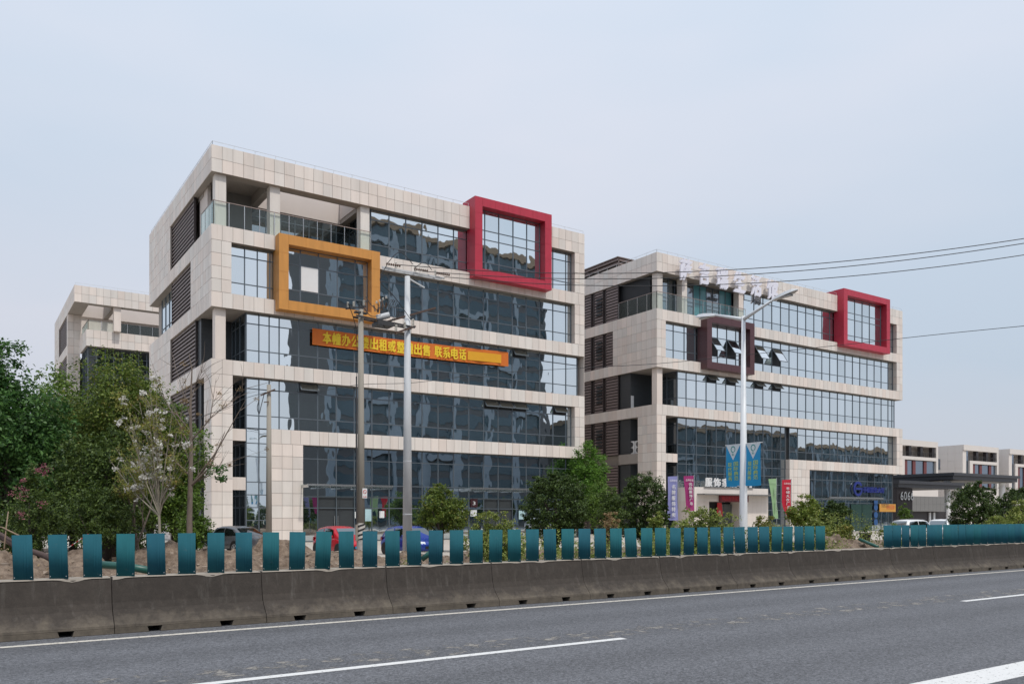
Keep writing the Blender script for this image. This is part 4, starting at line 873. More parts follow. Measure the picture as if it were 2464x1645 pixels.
def banner(sy, label):
    """hangs on a bracket across the pole in the plane x = LX; faces -X"""
    r = empty('lamp_banner', (LX, LY+sy*.55, 3.4), label, 'banner', 'blue banners on the street lamp')
    ya, yb = LY+sy*.17, LY+sy*1.0; ztop = 5.32; zbot = 3.42; nu, nv = 8, 14; y_l = max(ya, yb); y_r = min(ya, yb)     # y_l is left in the picture
    P = lambda u, v: (LX-.02-.05*math.sin(u*2.6+v*2.2+sy)*v, y_l+(y_r-y_l)*u, ztop+(zbot-ztop)*v - .03*math.sin(u*3)*v)
    v = []; f = []
    for j in range(nv+1):
        for i in range(nu+1): v.append(P(i/nu, j/nv))
    for j in range(nv):
        for i in range(nu): a = j*(nu+1)+i; f.append((a, a+1, a+nu+2, a+nu+1))
    MB().add(v, f).build('cloth', BLUE, r)
    Q = lambda u, v, d: (P(u, v)[0]-d, P(u, v)[1], P(u, v)[2])
    m = MB(); v = []; f = []; nn = 10
    for j in range(nn+1):
        t = j/nn; h = .36*t
        for u in (.0+.5*t+.001, 1-.5*t-.001): v.append(Q(u, h, .006))
        v.insert(len(v)-1, Q(.5, h, .006))
    for j in range(nn): a = 3*j; f += [(a, a+1, a+4, a+3), (a+1, a+2, a+5, a+4)]
    m.add(v, f).build('white_chevron', BW, r)
    ring = []; m = MB()
    for k in range(20):
        t0, t1 = k/20*6.283, (k+1)/20*6.283
        if 4.9 < t0 < 5.3: continue
        a = lambda t, rr: Q(.5+rr*math.cos(t)*1.9, .10-rr*math.sin(t)*.95, .012)
        m.quad(a(t0, .06), a(t1, .06), a(t1, .085), a(t0, .085))
    m.build('logo', TEALP, r)
    def col(chars, u0, u1, v0, v1, mat):
        n = len(chars)
        for k, ch in enumerate(chars):
            me = text_mesh(ch, 0, 0); co = np.array([q.co[:] for q in me.vertices]); lo, hi = co.min(0), co.max(0); s = np.maximum(hi-lo, 1e-6); q = (co-lo)/s
            va, vb = v0+(v1-v0)*k/n, v0+(v1-v0)*(k+.86)/n; off = world(r)
            for vtx, (a, b, _) in zip(me.vertices, q): p = Q(u0+(u1-u0)*a, vb+(va-vb)*b, .014); vtx.co = (p[0]-off.x, p[1]-off.y, p[2]-off.z)
            me.materials.clear(); me.materials.append(mat); o = bpy.data.objects.new('lettering', me); link(o, r)
    col('国际典范', .54, .84, .40, .86, YEL); col('现代服务', .15, .41, .42, .87, YEL); col('新', .42, .58, .20, .26, TEALP)
    m = MB(); m.tube([(LX, LY+sy*.05, ztop+.02), (LX, LY+sy*1.08, ztop+.02)], .02, 8); m.tube([(LX, LY+sy*.05, zbot), (LX, LY+sy*.35, zbot)], .02, 8); m.build('bracket', M['lampgrey'], r)
banner(1, 'blue banner with yellow lettering on the left of the lamp pole'); banner(-1, 'blue banner with yellow lettering on the right of the lamp pole')

# ---------------------------------------------------------------- signs and lettering on the buildings
rs_ = empty('rooftop_sign', (69.6, 61.6, 26.4), 'six large pale lilac characters along the roof edge of the right office block', 'sign')
for ch, a, b, lift in zip('萨吉瑞生活馆', (61.95, 64.78, 67.35, 70.1, 72.9, 75.62), (63.75, 66.35, 69.25, 72.0, 74.7, 77.5), (0, .0, .0, .0, .0, .0)):
    text(ch, a, b, 26.4, 28.75, 61.40, M['signwhite'], rs_, 'letter', .16, .04); MB().box((a+b)/2-.04, 61.5, 26.8, (a+b)/2+.04, 61.99, 26.88).build('stand_off', M['galv'], rs_)
es = empty('entrance_sign', (68, 60.0, 5.0), 'white characters standing on the shop entrance canopy', 'sign')
for k, ch in enumerate('服饰家居咖啡'): text(ch, 64.1+k*1.26, 65.15+k*1.26, 5.05, 5.98, 59.9, M['white'], es, 'letter', .1, .025)
MB().box(64.0, 59.88, 4.99, 71.6, 59.95, 5.06).build('rail', M['steel'], es)
text('精品服饰家居广场', 66.35, 70.45, 3.62, 4.12, 59.74, RED, bd, bold=.01)
pb = empty('hanging_pennant', (67.4, 61, 2.3), 'small red pennant hanging in the shop entrance', 'pennant'); MB().hexa([(67.0,61.0,2.0),(68.0,61.0,2.0),(68.0,61.02,2.0),(67.0,61.02,2.0),(67.15,61.0,3.45),(67.8,61.0,3.45),(67.8,61.02,3.45),(67.15,61.02,3.45)]).build('cloth', RED, pb); text('促', 67.3, 67.7, 2.2, 2.6, 60.99, M['white'], pb)
# orange rental banner on building A
OB = simple('banner_orange', (.66, .16, .015), .55, amt=.16, scale=1.4, stretch=(1, 1, .4)); YB = simple('banner_yellow_print', (.85, .60, .03), .55, amt=.05); BL = simple('banner_blurred_print', (.74, .36, .015), .55, amt=.12, scale=.9)
ob = empty('rental_banner', (32, 62.3, 15.3), 'long orange cloth banner with yellow characters across the fourth floor glass', 'banner')
v = []; f = []; n = 60
for i in range(n+1):
    t = i/n; x = 22.95+18.35*t; s = -.22*math.sin(math.pi*t)*.35; yy = 62.30+.03*math.sin(t*40)+.02*math.sin(t*93)
    v += [(x, yy, 16.68+.12*t+s), (x, yy+.02*math.sin(t*61), 15.40+.12*t+s)]
for i in range(n): a = 2*i; f.append((a, a+1, a+3, a+2))
MB().add(v, f).build('cloth', OB, ob)
def ob_z(x): t = (x-22.95)/18.35; return .12*t-.077*math.sin(math.pi*t)
xx = 23.75
for ch in '本幢办公楼出租或整幢出售 联系电话':
    if ch == ' ': xx += .35; continue
    wd = .75; text(ch, xx, xx+wd, 15.56+ob_z(xx), 16.54+ob_z(xx), 62.225, YB, ob, 'letter', 0, .028); xx += .80
m = MB(); m.quad((xx+.1, 62.24, 15.62+ob_z(xx)), (40.5, 62.24, 15.62+ob_z(40.5)), (40.5, 62.24, 16.4+ob_z(40.5)), (xx+.1, 62.24, 16.4+ob_z(xx))); m.build('blurred_number', BL, ob)
# notices on the ground floor glass of A
def notice(label, px0, px1, py0, py1, mat, nm='notice', Y=62.5):
    xa, za = onYp(px0, py0, Y); xb, zb = onYp(px1, py1, Y); o = MB().box(xa, Y-.01, zb, xb, Y, za).build(nm, mat); tag(o, label, 'notice'); return o, xa, xb, zb, za
q = lambda x, y: (840+x/5.339, 1080+y/5.339)
MAR = simple('plaque_maroon', (.05, .015, .02), .4, amt=.05); PALEB = simple('poster_pale_blue', (.45, .62, .66), .5, amt=.25, scale=3)
o, xa, xb, zb, za = notice('dark maroon plaque with the number 3 beside the office entrance', q(1560,0)[0], q(1650,0)[0], q(0,638)[1], q(0,748)[1], MAR, 'number_plaque'); text('3', xa+.22, xb-.22, zb+.22, za-.22, 62.485, M['white'], o)
notice('small white notice left of the number 3 plaque, on the glass', q(1418,0)[0], q(1468,0)[0], q(0,790)[1], q(0,872)[1], M['white'])
notice('white notice right below the number 3 plaque', q(1560,0)[0], q(1640,0)[0], q(0,782)[1], q(0,862)[1], M['white'])
notice('pale blue poster on the glass right of the second entrance, near the round tree', q(2180,0)[0], q(2262,0)[0], q(0,788)[1], q(0,900)[1], PALEB)
notice('small white notice on the glass above the blue car', q(388,0)[0], q(452,0)[0], q(0,795)[1], q(0,882)[1], M['white'])
o, xa, xb, zb, za = notice('pale blue poster just right of the brown concrete pole', q(205,0)[0], q(286,0)[0], q(0,770)[1], q(0,924)[1], PALEB)
notice('small white notice just left of the brown concrete pole', q(72,0)[0], q(108,0)[0], q(0,803)[1], q(0,886)[1], M['white'])
# logo and boards on B's right hand shopfront
LB = simple('logo_blue', (.015, .03, .22), .35, amt=.05); q2 = lambda x, y: (1860+x/6.03, 1040+y/6.03)
lg = empty('shopfront_logo', (92, 62.3, 4.3), 'blue ring logo with blue lettering above the right hand shopfront canopy', 'sign')
xc, zc = onYp(*q2(1238, 815), 62.3); m = MB()
for k in range(22):
    t0, t1 = .5+k/22*5.6, .5+(k+1)/22*5.6
    c_ = lambda t, r_: (xc+r_*math.cos(t), 62.3, zc+r_*math.sin(t)); c2 = lambda t, r_: (xc+r_*math.cos(t), 62.42, zc+r_*math.sin(t))
    m.quad(c_(t0,.62), c_(t1,.62), c_(t1,.92), c_(t0,.92)); m.quad(c_(t0,.92), c_(t1,.92), c2(t1,.92), c2(t0,.92))
m.box(xc-.5, 62.3, zc-.12, xc+.9, 62.4, zc+.12); m.build('ring', LB, lg)
xa, za = onYp(*q2(1300, 815), 62.3); xb, zb = onYp(*q2(1625, 880), 62.3); text('手机营业大厅', xa, xb, zb, zb+.75, 62.3, LB, lg, 'letter', .06, .015)
OR2 = simple('board_orange', (.62, .30, .05), .5, amt=.18, scale=1.5); xa, za = onYp(*q2(1545, 1035), 62.4); xb, zb = onYp(*q2(1778, 1150), 62.4)
o = MB().box(xa, 62.38, zb, xb, 62.44, za).build('shop_board', OR2); tag(o, 'orange advertising board beside the right hand shop door', 'sign'); text('优惠活动', xa+.4, xa+2.0, zb+.55, zb+1.2, 62.375, MAR, o); text('火热招商', xb-2.1, xb-.3, zb+.3, zb+.9, 62.375, RED, o)
bdts = empty('shop_emblem_strip', (97, 62.42, 1), 'vertical strip of blue round emblems on the right hand shopfront glass', 'sign')
for yy in (1005, 1085, 1195, 1300):
    xq, zq = onYp(*q2(1492, yy), 62.45); m = MB(); m.lathe((xq, 62.43, zq), [(.42, 0), (.42, .02)], 18, 'Y'); m.build('emblem', simple('emblem_blue', (.02, .09, .26), .4, amt=.2, scale=6), bdts)
nm = empty('house_number', (127, 75.7, 4.8), 'pale metal number 6066 on the slatted gatehouse wall', 'number')
for k, ch in enumerate('6066'): text(ch, 125.75+k*.98, 126.5+k*.98, 4.55, 5.95, 75.68, M['steel'], nm, 'digit', .1, -.005)

# ---------------------------------------------------------------- feather flags
def flag(label, px0, px1, py0, py1, col, chars, cut, tcol, Y=33.3):
    xa, za = onYp(px0, py0, Y); xb, zb = onYp(px1, py1, Y); r = empty('feather_flag', (xb, Y, 0), label, 'flag', 'advertising flags along the frontage')
    mat = simple('flag_cloth', col, .65, amt=.10, scale=3); nv, nu = 14, 5; v = []; f = []
    def P(u, t):
        x0, x1 = xa, xb
        if cut == 'taper': x0, x1 = xa+(xb-xa)*.75*t, xb+(xb-xa)*.15*t
        if cut == 'curve': x0 = xa-.04*math.sin(t*3)+(xb-xa)*.85*max(0, t-.55)**1.6/.45**1.6
        if cut == 'slant': x0 = xa+(xb-xa)*.35*t**1.4
        x = x0+(x1-x0)*u; bot = zb+(0 if cut != 'curve' else 0)
        return (x, Y-.05*math.sin(u*3+t*5)*t, za+(bot-za)*t+(.05*u if t == 0 else 0))
    for j in range(nv+1):
        for i in range(nu+1): v.append(P(i/nu, j/nv))
    for j in range(nv):
        for i in range(nu): a = j*(nu+1)+i; f.append((a, a+1, a+nu+2, a+nu+1))
    MB().add(v, f).build('cloth', mat, r)
    MB().tube([(xb+.03, Y, 0), (xb+.03, Y, za+.1)], .022, 8).build('pole', M['steel'], r)
    n = len(chars); t0, t1 = .13, (.95 if cut is None else .86)
    text('品牌商城', xa+.1, xb-.08, za-.28, za-.15, Y-.06, tcol, r, 'lettering', 0, .01)
    for k, ch in enumerate(chars):
        ta = t0+.05+(t1-t0-.05)*k/n; tb = ta+(t1-t0-.05)/n*.82; cu = .55 if cut else .5; hw = .2
        p = P(cu-hw, tb); q_ = P(cu+hw, ta); text(ch, p[0], q_[0], p[2], q_[2], Y-.075, tcol, r, 'letter', 0, .02)
flag('lilac rectangular flag with white characters beside the corner pier', 1607, 1630, 1146, 1251, (.27, .28, .55), '名牌服饰特卖', None, M['white'])
flag('magenta feather flag with white characters next to the lilac one', 1645, 1669, 1145, 1228, (.36, .03, .17), '名品服饰广场', 'slant', M['white'])
flag('pale green feather flag tapering to a point', 1849, 1868, 1152, 1247, (.33, .52, .28), '特惠', 'taper', simple('flag_print_pale', (.45, .62, .42), .6, amt=.03))
flag('bright red feather flag with white characters right of the lamp', 1882, 1903, 1154, 1247, (.55, .015, .04), '羊绒大衣厂促销', 'curve', M['white'])

# ---------------------------------------------------------------- cars
def car(name, label, loc, heading, Ln, W, deck, cab, paint, wheels, wr=.30, roofrack=False, suv=False):
    r = empty(name, (*loc, 0), label, 'car', rz=math.atan2(heading[1], heading[0])); hw = W/2
    def local(mb, nm, mat, parent=r, smooth=True):
        me = bpy.data.meshes.new(nm); me.from_pydata(mb.v, [], mb.f); fixn(me)
        if smooth: me.shade_smooth()
        me.materials.append(mat); o = bpy.data.objects.new(nm, me); link(o, parent); return o
    def loft(st, sec):
        v = []; f = []; n = None
        for s in st:
            half = sec(s); full = [(s[0], y, z) for y, z in half] + [(s[0], -y, z) for y, z in reversed(half) if y > 1e-4]; n = len(full); v += full
        for i in range(len(st)-1):
            for k in range(n): a = i*n+k; b = i*n+(k+1) % n; f.append((a, b, b+n, a+n))
        f.append(tuple(range(n))); f.append(tuple(range((len(st)-1)*n, len(st)*n))); m = MB(); m.v = v; m.f = f; return m
    body = loft(deck, lambda s: [(0, s[1]), (hw*s[3]*.86, s[1]), (hw*s[3]*.965, s[1]+.10), (hw*s[3], s[1]+.28), (hw*s[3]*.99, s[1]+(s[2]-s[1])*.62), (hw*s[3]*.955, s[2]-.05), (hw*s[3]*.86, s[2]), (0, s[2]+.02)])
    bo = local(body, 'body', paint); sb = bo.modifiers.new('smooth', 'SUBSURF'); sb.levels = sb.render_levels = 2
    # cabin
    cb = loft(cab, lambda s: [(0, s[1]-.05), (hw*s[3], s[1]-.05), (hw*s[3]*.99, s[1]+.02), (hw*(s[3]*.45+s[4]*.55), s[1]+(s[2]-s[1])*.6), (hw*s[4], s[2]-.06), (hw*s[4]*.82, s[2]-.005), (0, s[2]+.02)])
    co = local(cb, 'roof', paint, bo); 
    def side(x, t, sgn, off=.012):
        for i in range(len(cab)-1):
            if cab[i][0] <= x <= cab[i+1][0]:
                k = (x-cab[i][0])/(cab[i+1][0]-cab[i][0]); s = [cab[i][j]+(cab[i+1][j]-cab[i][j])*k for j in range(5)]; break
        z = s[1]+.02+(s[2]-s[1]-.1)*t; b0, b1 = hw*s[3]*.99, hw*(s[3]*.45+s[4]*.55); zm = s[1]+(s[2]-s[1])*.6
        y = b0+(b1-b0)*min(1, (z-s[1]-.02)/(zm-s[1]-.02)) if z < zm else b1+(hw*s[4]-b1)*(z-zm)/(s[2]-.06-zm)
        return (x, sgn*(y+off), z)
    xr, xf = cab[1][0], cab[-2][0]; xb0, xb1 = cab[0][0], cab[-1][0]; mid = (xr+xf)/2-.05
    for sgn in (-1, 1):
        for (xa, xb, ua, ub) in ((xb0+.30, mid-.04, xr+.10, mid-.04), (mid+.04, xb1-.42, mid+.04, xf+.0)):
            m = MB(); nn = 4; v = []
            for i in range(nn+1):
                t = i/nn
                for j in range(4): u = j/3; x = (xa+(xb-xa)*t)*(1-u)+(ua+(ub-ua)*t)*u; v.append(side(x, .05+.9*u, sgn))
            m.add(v, [(4*i+j, 4*i+j+1, 4*i+j+5, 4*i+j+4) for i in range(nn) for j in range(3)]); local(m, 'side_window', M['carglass'], bo)
    def across(xa, za, xb, zb, wa, wb, nm):
        d = Vector((zb-za, 0, -(xb-xa))).normalized(); d = d if d.z > 0 else -d; m = MB(); v = []
        for t in (.08, .5, .92):
            for k in (-1, -.5, 0, .5, 1): x = xa+(xb-xa)*t; z = za+(zb-za)*t; v.append((x+d.x*.03+(.03 if False else 0), k*(wa+(wb-wa)*t), z+d.z*.03))
        m.add(v, [(5*i+j, 5*i+j+1, 5*i+j+6, 5*i+j+5) for i in range(2) for j in range(4)]); local(m, nm, M['carglass'], bo)
    a, b = cab[-1], cab[-2]; across(a[0], a[1], b[0], b[2], hw*a[3]*.86, hw*b[4]*.86, 'windscreen'); a, b = cab[0], cab[1]; across(a[0], a[1], b[0], b[2], hw*a[3]*.84, hw*b[4]*.84, 'rear_window')
    for wx in wheels:
        for sgn in (-1, 1):
            wl = MB().lathe((0,0,0), [(wr*.62,-.1),(wr*.95,-.1),(wr,-.07),(wr,.07),(wr*.95,.1),(wr*.62,.1)], 24, 'Y'); wo = local(wl, 'wheel', M['tyre']); wo.location = (wx, sgn*(hw-.11), wr)
            m = MB(); m.lathe((0, sgn*.085, 0), [(wr*.64, -.01), (wr*.64, .012)], 20, 'Y')
            local(m, 'rim_well', M['iron'], wo, False); m = MB()
            for k in range(5):
                t = k*2*math.pi/5; m.bar((.05*math.cos(t), sgn*.105, .05*math.sin(t)), (wr*.6*math.cos(t), sgn*.103, wr*.6*math.sin(t)), .02, .07)
            m.lathe((0, sgn*.102, 0), [(wr*.68, -.005), (wr*.68, .008), (wr*.6, .012), (wr*.6, -.004)], 22, 'Y'); m.lathe((0, sgn*.1, 0), [(.06, -.01), (.05, .02)], 10, 'Y'); local(m, 'rim', M['rim'], wo, False)
            m = MB(); m.lathe((wx, sgn*(hw*.985), wr+.03), [(wr*1.17, -.05), (wr*1.17, .008)], 26, 'Y'); local(m, 'wheel_arch', M['black'], bo, False)
    fx = deck[-1][0]; rx = deck[0][0]
    for sgn in (-1, 1):
        m = MB(); m.hexa([(fx-.36, sgn*hw*.60, .60), (fx-.02, sgn*hw*.50, .60), (fx-.10, sgn*hw*.86, .62), (fx-.4, sgn*hw*.965, .64), (fx-.42, sgn*hw*.60, .735), (fx-.10, sgn*hw*.50, .72), (fx-.17, sgn*hw*.86, .75), (fx-.46, sgn*hw*.965, .76)]); o = local(m, 'headlight', M['headlamp'], bo, False); bevel(o, .015)
        m = MB(); m.hexa([(rx-.005, sgn*hw*.62, .74), (rx+.12, sgn*hw*.55, .74), (rx+.26, sgn*hw*.97, .74), (rx+.04, sgn*hw*.90, .74), (rx+.015, sgn*hw*.62, .90), (rx+.12, sgn*hw*.55, .90), (rx+.28, sgn*hw*.965, .92), (rx+.07, sgn*hw*.88, .91)]); local(m, 'taillight', M['taillamp'], bo, False)
        m = MB(); m.box(xb1-.62, min(sgn*(hw*.95), sgn*(hw+.16)), cab[-1][1]+.03, xb1-.50, max(sgn*(hw*.95), sgn*(hw+.16)), cab[-1][1]+.15); o = local(m, 'mirror', paint, bo); bevel(o, .03)
        m = MB(); m.box(mid-.28, min(sgn*hw*.985, sgn*(hw+.02)), .80, mid-.1, max(sgn*hw*.985, sgn*(hw+.02)), .83); local(m, 'door_handle', paint, bo, False)
    m = MB(); m.box(fx-.06, -hw*.55, .36, fx+.005, hw*.55, .50); local(m, 'grille', M['black'], bo, False)
    m = MB(); m.box(fx-.02, -.22, .40, fx+.015, .22, .51); local(m, 'number_plate', M['white'] if suv else BLUE, bo, False)
    if roofrack:
        m = MB()
        for sgn in (-1, 1): m.tube([(xr+.15, sgn*hw*.66, cab[2][2]+.03), (xf-.1, sgn*hw*.66, cab[2][2]+.03)], .02, 8)
        local(m, 'roof_rack', M['iron'], bo)
    return r
hatch = [(-1.86,.38,.62,.80),(-1.80,.25,.88,.93),(-1.3,.2,.94,1),(-.3,.19,.93,1),(.65,.19,.92,1),(1.05,.2,.90,.99),(1.6,.22,.76,.93),(1.82,.27,.66,.84),(1.88,.38,.56,.72)]
hcab = [(-1.74,.92,.95,.92,.8),(-1.38,.92,1.40,.93,.74),(-.6,.93,1.505,.93,.76),(.05,.93,1.495,.93,.76),(.38,.93,1.42,.93,.74),(1.12,.90,.94,.9,.82)]
sedan = [(-2.22,.42,.70,.80),(-2.17,.27,.98,.92),(-1.7,.22,1.0,.99),(-.8,.2,.95,1),(.6,.2,.93,1),(1.15,.2,.92,.99),(1.9,.24,.78,.92),(2.16,.3,.66,.82),(2.22,.4,.56,.7)]
scab = [(-1.92,.96,1.0,.86,.74),(-1.02,.94,1.38,.93,.72),(-.35,.93,1.47,.93,.73),(.2,.93,1.47,.93,.73),(.55,.93,1.40,.93,.72),(1.38,.91,.94,.9,.8)]
suvd = [(-2.25,.5,.85,.85),(-2.2,.38,1.08,.95),(-1.6,.33,1.1,1),(-.5,.32,1.08,1),(.7,.32,1.06,1),(1.2,.33,1.05,.99),(1.95,.36,.95,.93),(2.2,.4,.8,.85),(2.26,.5,.66,.74)]
suvc = [(-2.12,1.05,1.1,.94,.86),(-1.75,1.05,1.66,.94,.78),(-.9,1.05,1.74,.95,.79),(.1,1.05,1.73,.95,.79),(.45,1.05,1.65,.94,.78),(1.2,1.03,1.07,.92,.84)]
car('parked_car', 'silver grey sedan parked at the left behind the teal panels', (12.7, 46.9), (-.35, .94), 4.4, 1.76, sedan, scab, M['cargrey'], (-1.3, 1.32), .31)
car('parked_car', 'bright red hatchback parked left of the brown concrete pole', (16.54, 40.65), (.1, -1), 3.7, 1.65, hatch, hcab, M['carred'], (-1.2, 1.2), .29)
car('parked_car', 'blue hatchback parked behind the steel pole', (19.85, 39.2), (.15, -.99), 3.8, 1.67, hatch, hcab, M['carblue'], (-1.2, 1.2), .29)
c5 = at(2203, 1240, 66); car('parked_car', 'white off-road car parked by the gap in the panels', (c5.x, c5.y), (1, -.12), 4.5, 1.82, suvd, suvc, M['carwhite'], (-1.35, 1.38), .36, True, True)
c6 = at(2270, 1240, 70); car('parked_car', 'white car farther right, behind the white off-road car', (c6.x, c6.y), (.95, .3), 4.5, 1.82, suvd, suvc, M['carwhite'], (-1.35, 1.38), .36, False, True)

# ---------------------------------------------------------------- debris behind the barrier
def P_(px, py, D): return at(px, py, D)
lo = MB(); a, b = P_(78, 1326, 19.5), P_(140, 1352, 19.0); lo.tube([a+(a-b)*.1, a, (a+b)/2+Vector((0,0,.02)), b], [.055, .062, .07, .075], 10); o = lo.build('fallen_log', M['log'], smooth=True); tag(o, 'dark felled trunk lying behind the leftmost teal panels', 'log')
MB().tube([a+(a-b)*.1, a+(a-b)*.105], .05, 10).build('cut_end', M['cutwood'], o)
lo = MB(); a, b = P_(-60, 1255, 21), P_(70, 1335, 20); lo.tube([a, (a+b)/2+Vector((0,0,.05)), b], [.06, .08, .1], 10); o = lo.build('fallen_branch', M['log'], smooth=True); tag(o, 'thick bare branch leaning at the left edge of the picture', 'branch')
for k, (A_, B_) in enumerate((((-40, 1262), (50, 1290)), ((-30, 1296), (60, 1330)), ((20, 1230), (10, 1320)))):
    o = MB().tube([P_(*A_, 20.5), P_((A_[0]+B_[0])/2, (A_[1]+B_[1])/2-8, 20.3), P_(*B_, 20)], [.012, .016, .02], 6).build('fallen_branch', M['twig'], smooth=True); tag(o, ['thin pale branch above the left soil, highest of three', 'thin pale branch low over the left soil', 'thin upright twig at the left edge'][k], 'branch', 'cut branches at the left')
m = MB(); a, b = P_(245, 1358, 18.6), P_(362, 1372, 18.4); m.tube([a+(a-b)*.05, (a+b)/2+Vector((0,0,.03)), b], .085, 14); o = m.build('green_tube', M['greenpipe'], smooth=True); tag(o, 'dark green plastic tube lying behind the fourth teal panel', 'tube')
m = MB(); a, b = P_(1015, 1345, 22.5), P_(1045, 1322, 22.5); m.tube([a, b], .075, 14); o = m.build('green_tube', M['greenpipe'], smooth=True); tag(o, 'short dark green tube propped below the blue car', 'tube')
m = MB(); a, b = P_(2068, 1297, 32), P_(2112, 1315, 31); m.tube([a, b], .06, 10); o = m.build('green_tube', M['greenpipe'], smooth=True); tag(o, 'dark green tube on the slope of the right soil heap', 'tube')
st = empty('striped_stick', P_(166, 1316, 21), 'thin red and white striped surveying stick leaning on the left', 'stick'); a, b = P_(166, 1316, 21), P_(212, 1284, 21)
for k in range(8): MB().tube([a.lerp(b, k/8), a.lerp(b, (k+1)/8)], .009, 8).build('band', M['white'] if k % 2 == 0 else RED, st)
pp = P_(2082, 1272, 60); pt = empty('potted_palm', (pp.x, pp.y, .05), 'small potted palm beside the right hand shop door', 'potted plant'); MB().lathe((pp.x, pp.y, .0), [(.3, .05), (.42, .75), (.46, .8), (.4, .8)], 16).build('pot', M['black'], pt)
m = MB(); rs = random.Random(4)
for k in range(26):
    t = rs.uniform(0, 6.28); l = rs.uniform(.8, 1.3); e = rs.uniform(.3, 1.2); prev = Vector((pp.x, pp.y, .85))
    for s_ in range(4):
        nx = prev+Vector((math.cos(t)*l/4*math.cos(e-.35*s_), math.sin(t)*l/4*math.cos(e-.35*s_), l/4*math.sin(e-.35*s_))); d = Vector((-math.sin(t), math.cos(t), 0))*.07*(1-s_/5); m.quad(prev-d, prev+d, nx+d*.7, nx-d*.7); prev = nx
m.build('fronds', leaf_mat('palm_leaf', (.03, .06, .02), (.07, .11, .03)), pt)
lt = P_(2046, 1276, 45); bl = empty('bollard_lamp', (lt.x, lt.y, 0), 'low white capped bollard light beside the soil heap', 'bollard light'); MB().lathe((lt.x, lt.y, 0), [(.1, 0), (.1, .95), (.13, .97)], 12).build('post', M['iron'], bl); MB().lathe((lt.x, lt.y, 0), [(.15, 1.15), (.24, 1.2), (.22, 1.28), (.05, 1.31)], 14).build('cap', M['white'], bl)
# rubble scattered on the soil
def rocks(n, seed):
    rs = np.random.RandomState(seed); m = MB()
    base = [(-1,-1,-1),(1,-1,-1),(1,1,-1),(-1,1,-1),(-1,-1,1),(1,-1,1),(1,1,1),(-1,1,1)]
    for _ in range(n):
        x = rs.uniform(-3, 44); y = 16.9+rs.rand()**1.1*18; s = .02+.09*rs.rand()**3.2; z = soil_z(x, y)
        m.hexa([(x+s*a*rs.uniform(.6,1.3), y+s*b*rs.uniform(.6,1.3), z+s*.6*c*rs.uniform(.5,1.2)) for a, b, c in base])
    m.build('rubble', M['rubble'], kind='stuff')['label'] = 'broken stones scattered over the bare soil'
rocks(5200, 5)
COL.objects.unlink(_fo); bpy.data.objects.remove(_fo)

# ---------------------------------------------------------------- vegetation
def leaf_mesh(name, blobs, n, size, mat, parent, seed, clump=.16, shell=.45, up=.35, slim=.5, kind=None, clumps=None):
    """leaf-sized folded diamonds gathered in clumps inside ellipsoid blobs (cx,cy,cz,rx,ry,rz)"""
    rs = np.random.RandomState(seed); B_ = np.array(blobs, float); wt = (B_[:,3]*B_[:,4]*B_[:,5])**.75; wt /= wt.sum()
    K = clumps or max(12, n//45); bi = rs.choice(len(B_), K, p=wt); d = rs.normal(size=(K,3)); d /= np.linalg.norm(d, axis=1)[:,None]
    rad = (shell+(1-shell)*rs.rand(K)**.6)*(.86+.28*rs.rand(K)); cc = B_[bi,:3]+d*B_[bi,3:]*rad[:,None]
    cs = clump*B_[bi,3:].mean(1)*(.6+.8*rs.rand(K)); ci = rs.randint(0, K, n)
    pos = cc[ci]+np.clip(rs.normal(size=(n,3)), -1.9, 1.9)*cs[ci][:,None]*np.array([1,1,.75])
    pos[:,2] = np.maximum(pos[:,2], .03)
    nrm = rs.normal(size=(n,3))+d[ci]*.7; nrm[:,2] += up*2; nrm /= np.linalg.norm(nrm, axis=1)[:,None]
    t = np.cross(nrm, rs.normal(size=(n,3))); t /= np.linalg.norm(t, axis=1)[:,None]; b = np.cross(nrm, t)
    l = size*(.6+.8*rs.rand(n))[:,None]; w_ = l*slim
    V = np.empty((n,4,3)); V[:,0] = pos-t*l*.5; V[:,1] = pos+b*w_*.5+nrm*l*.08; V[:,2] = pos+t*l*.5-nrm*l*.1; V[:,3] = pos-b*w_*.5+nrm*l*.08
    if parent is not None: V -= np.array(world(parent)[:])
    me = bpy.data.meshes.new(name); me.vertices.add(4*n); me.loops.add(4*n); me.polygons.add(n)
    me.vertices.foreach_set('co', V.ravel()); me.loops.foreach_set('vertex_index', np.arange(4*n)); me.polygons.foreach_set('loop_start', np.arange(n)*4); me.update(calc_edges=True)
    me.materials.append(mat); o = bpy.data.objects.new(name, me); link(o, parent)
    if kind: o['kind'] = kind
    return o
def limbs(base, tips, r0, seed, fork=.45):
    rs = random.Random(seed); m = MB(); base = Vector(base)
    for tip in tips:
        tip = Vector(tip); f = base.lerp(Vector((base.x, base.y, tip.z)), fork*rs.uniform(.6, 1.1)); mid = f.lerp(tip, .5)+Vector((rs.uniform(-.1,.1), rs.uniform(-.1,.1), rs.uniform(0,.15)))*(tip-f).length*.4
        m.tube([f, mid, tip], [r0*.55, r0*.32, r0*.1], 6)
    return m
